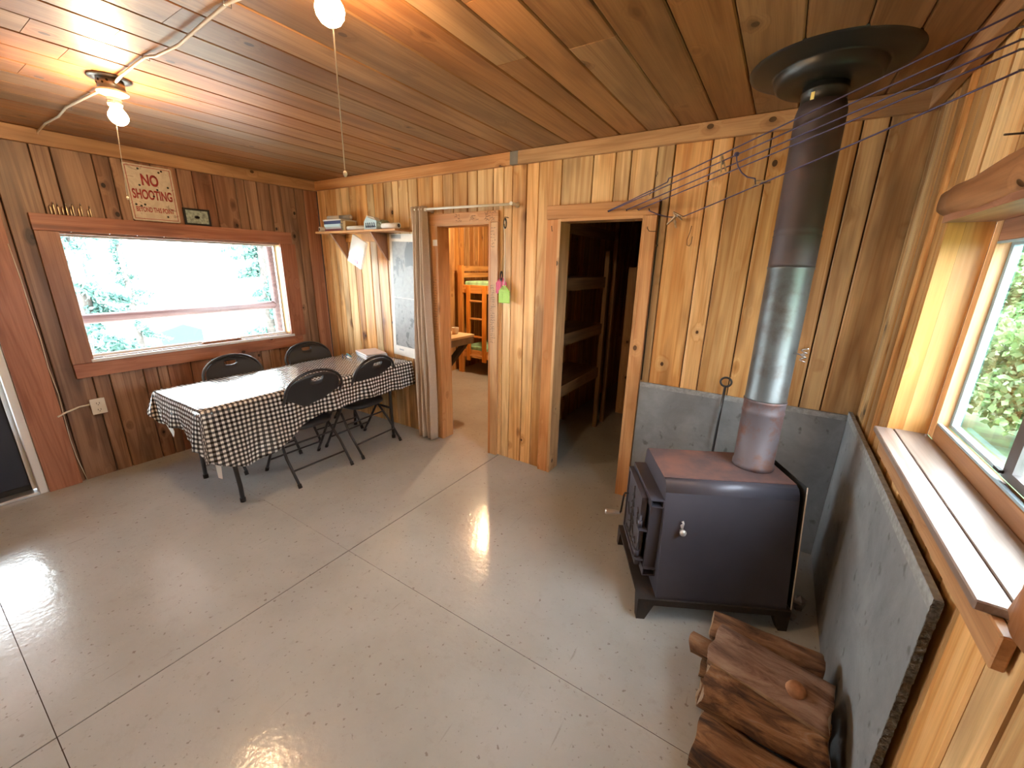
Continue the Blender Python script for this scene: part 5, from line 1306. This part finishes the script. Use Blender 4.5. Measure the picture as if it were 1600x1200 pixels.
for P, Q in ((A_, B_), (B_, C_)):
    e0 = Vector(P) + (Vector(P) - Vector(Q)) * (.12 if P is A_ else 0); e1 = Vector(Q) + (Vector(Q) - Vector(P)) * (.12 if Q is C_ else 0)
    obj('roof_panel', prism([tuple(e0), tuple(e1), tuple(e1 + Vector((0, 0, .10))), tuple(e0 + Vector((0, 0, .10)))], (-2.8, 0, 0)), 'shed_roof', sd)
def spruce(x, y, z0, h, rad, seed, label, density=2600, lo=.12):
    t_ = thing('spruce_tree', label, 'tree', (x, y, z0), 0, 'trees outside the wide window'); rr = random.Random(seed)
    obj('trunk', tube([(x, y, z0), (x + .1, y, z0 + h * .5), (x, y, z0 + h)], [h * .018, h * .012, .02], 8), 'bark', t_)
    bl = []; br = BM()
    nb = int(h * 6)
    for k in range(nb):
        f = lo + (1 - lo) * k / nb; a = rr.uniform(0, 6.283); L = rad * (1 - f) ** .8 * rr.uniform(.6, 1.15); zz = z0 + h * f
        add_tube(br, [(x, y, zz), (x + L * .9 * math.cos(a), y + L * .9 * math.sin(a), zz - L * .28)], [.02, .006], 4)
        for q in range(4): u = (q + .8) / 4.4; bl.append((x + L * u * math.cos(a), y + L * u * math.sin(a), zz - L * .28 * u, .10 + .16 * (1 - u) * rad / 2))
    obj('branches', br, 'bark', t_)
    me = leaves(bl, density * 2, .052, seed, aspect=2.8); o = meshobj('needles', me, 'needle', t_)
    me.transform(wmat(t_).inverted()); o['kind'] = 'stuff'; return t_
spruce(-7.0, -.55, -1.6, 7.0, 1.35, 11, 'spruce tree at the left side of the wide window view', 7000)
spruce(-9.5, 4.1, -2.3, 9.5, 1.7, 12, 'tall spruce tree at the right side of the wide window view, nearer', 8000)
spruce(-13.5, 6.9, -3.0, 11, 1.8, 13, 'slim spruce tree farther back at the right of the wide window view', 6000)
spruce(-15.0, 2.2, -3.5, 7.5, 1.4, 14, 'short far spruce tree in the middle of the wide window view', 2500)
def bush(x, y, z0, r_, seed, label, n=5200, size=.11, mat='leaf'):
    rr = random.Random(seed); t_ = thing('leafy_bush', label, 'bush', (x, y, z0), 0, 'bushes outside the right window')
    bl = [(x + rr.uniform(-.45, .45) * r_, y + rr.uniform(-.5, .5) * r_, z0 + r_ * rr.uniform(.35, 1.7), r_ * rr.uniform(.3, .5)) for _ in range(18)]
    br = BM()
    for b in bl[:9]: add_tube(br, [(x, y, z0), ((x + b[0]) / 2 + .1, (y + b[1]) / 2, (z0 + b[2]) / 2), b[:3]], [.03, .02, .008], 5)
    obj('stems', br, 'bark', t_); me = leaves(bl, n * 2, size * .6, seed); o = meshobj('foliage', me, mat, t_); me.transform(wmat(t_).inverted()); o['kind'] = 'stuff'
spots = [(7.4, 2.6, .8), (6.9, 3.9, .8), (6.3, 5.1, .8), (5.8, 6.4, .85), (9.2, 5.4, 1.05), (8.6, 7.3, 1.05), (8.0, 9.2, 1.05), (7.0, 11.0, 1.1), (12.0, 9.0, 1.4), (11.4, 11.9, 1.4), (10.2, 14.5, 1.4), (8.2, 16.5, 1.5), (5.6, 8.3, .85), (5.9, 13.0, 1.1)]
lbs = ['nearest-row rightmost', 'nearest-row second from the right', 'nearest-row third from the right', 'nearest-row fourth from the right', 'middle-row rightmost', 'middle-row second from the right', 'middle-row third from the right', 'middle-row fourth from the right', 'back-row rightmost', 'back-row second from the right', 'back-row third from the right', 'back-row leftmost', 'nearest-row leftmost', 'middle-row leftmost']
for k, (x, y, r_) in enumerate(spots):
    bush(x, y, -.25, r_, 30 + k, 'bright green leafy bush outside the right window, ' + lbs[k].replace('-row', ' row,'), n=5200 if r_ < 1.3 else 8000, size=.085 if r_ < 1 else .12 if r_ < 1.3 else .17)
def birch(x, y, h, seed, label):
    rr = random.Random(seed); t_ = thing('slim_tree', label, 'tree', (x, y, -.25), 0, 'slim trees outside the right window')
    obj('trunk', tube([(x, y, -.25), (x + .1, y + .05, h * .5), (x, y, h)], [.09, .06, .02], 8), 'bark', t_)
    bl = [(x + rr.uniform(-.8, .8), y + rr.uniform(-.8, .8), rr.uniform(1.0, h), rr.uniform(.4, .8)) for _ in range(34)]
    me = leaves(bl, 10000, .17, seed); o = meshobj('foliage', me, 'leaf', t_); me.transform(wmat(t_).inverted()); o['kind'] = 'stuff'
for i, (x, y, h) in enumerate([(13.5, 17.5, 7), (10.8, 19.5, 8), (7.4, 21, 8), (16.5, 13.5, 7), (9.5, 25.5, 10), (15, 23.5, 10)]):
    birch(x, y, h, 70 + i, 'slim leafy tree standing %s the bushes outside the right window' % ['behind the middle of', 'behind the left part of', 'left of', 'behind the right part of', 'far beyond and left of', 'far beyond the middle of'][i])
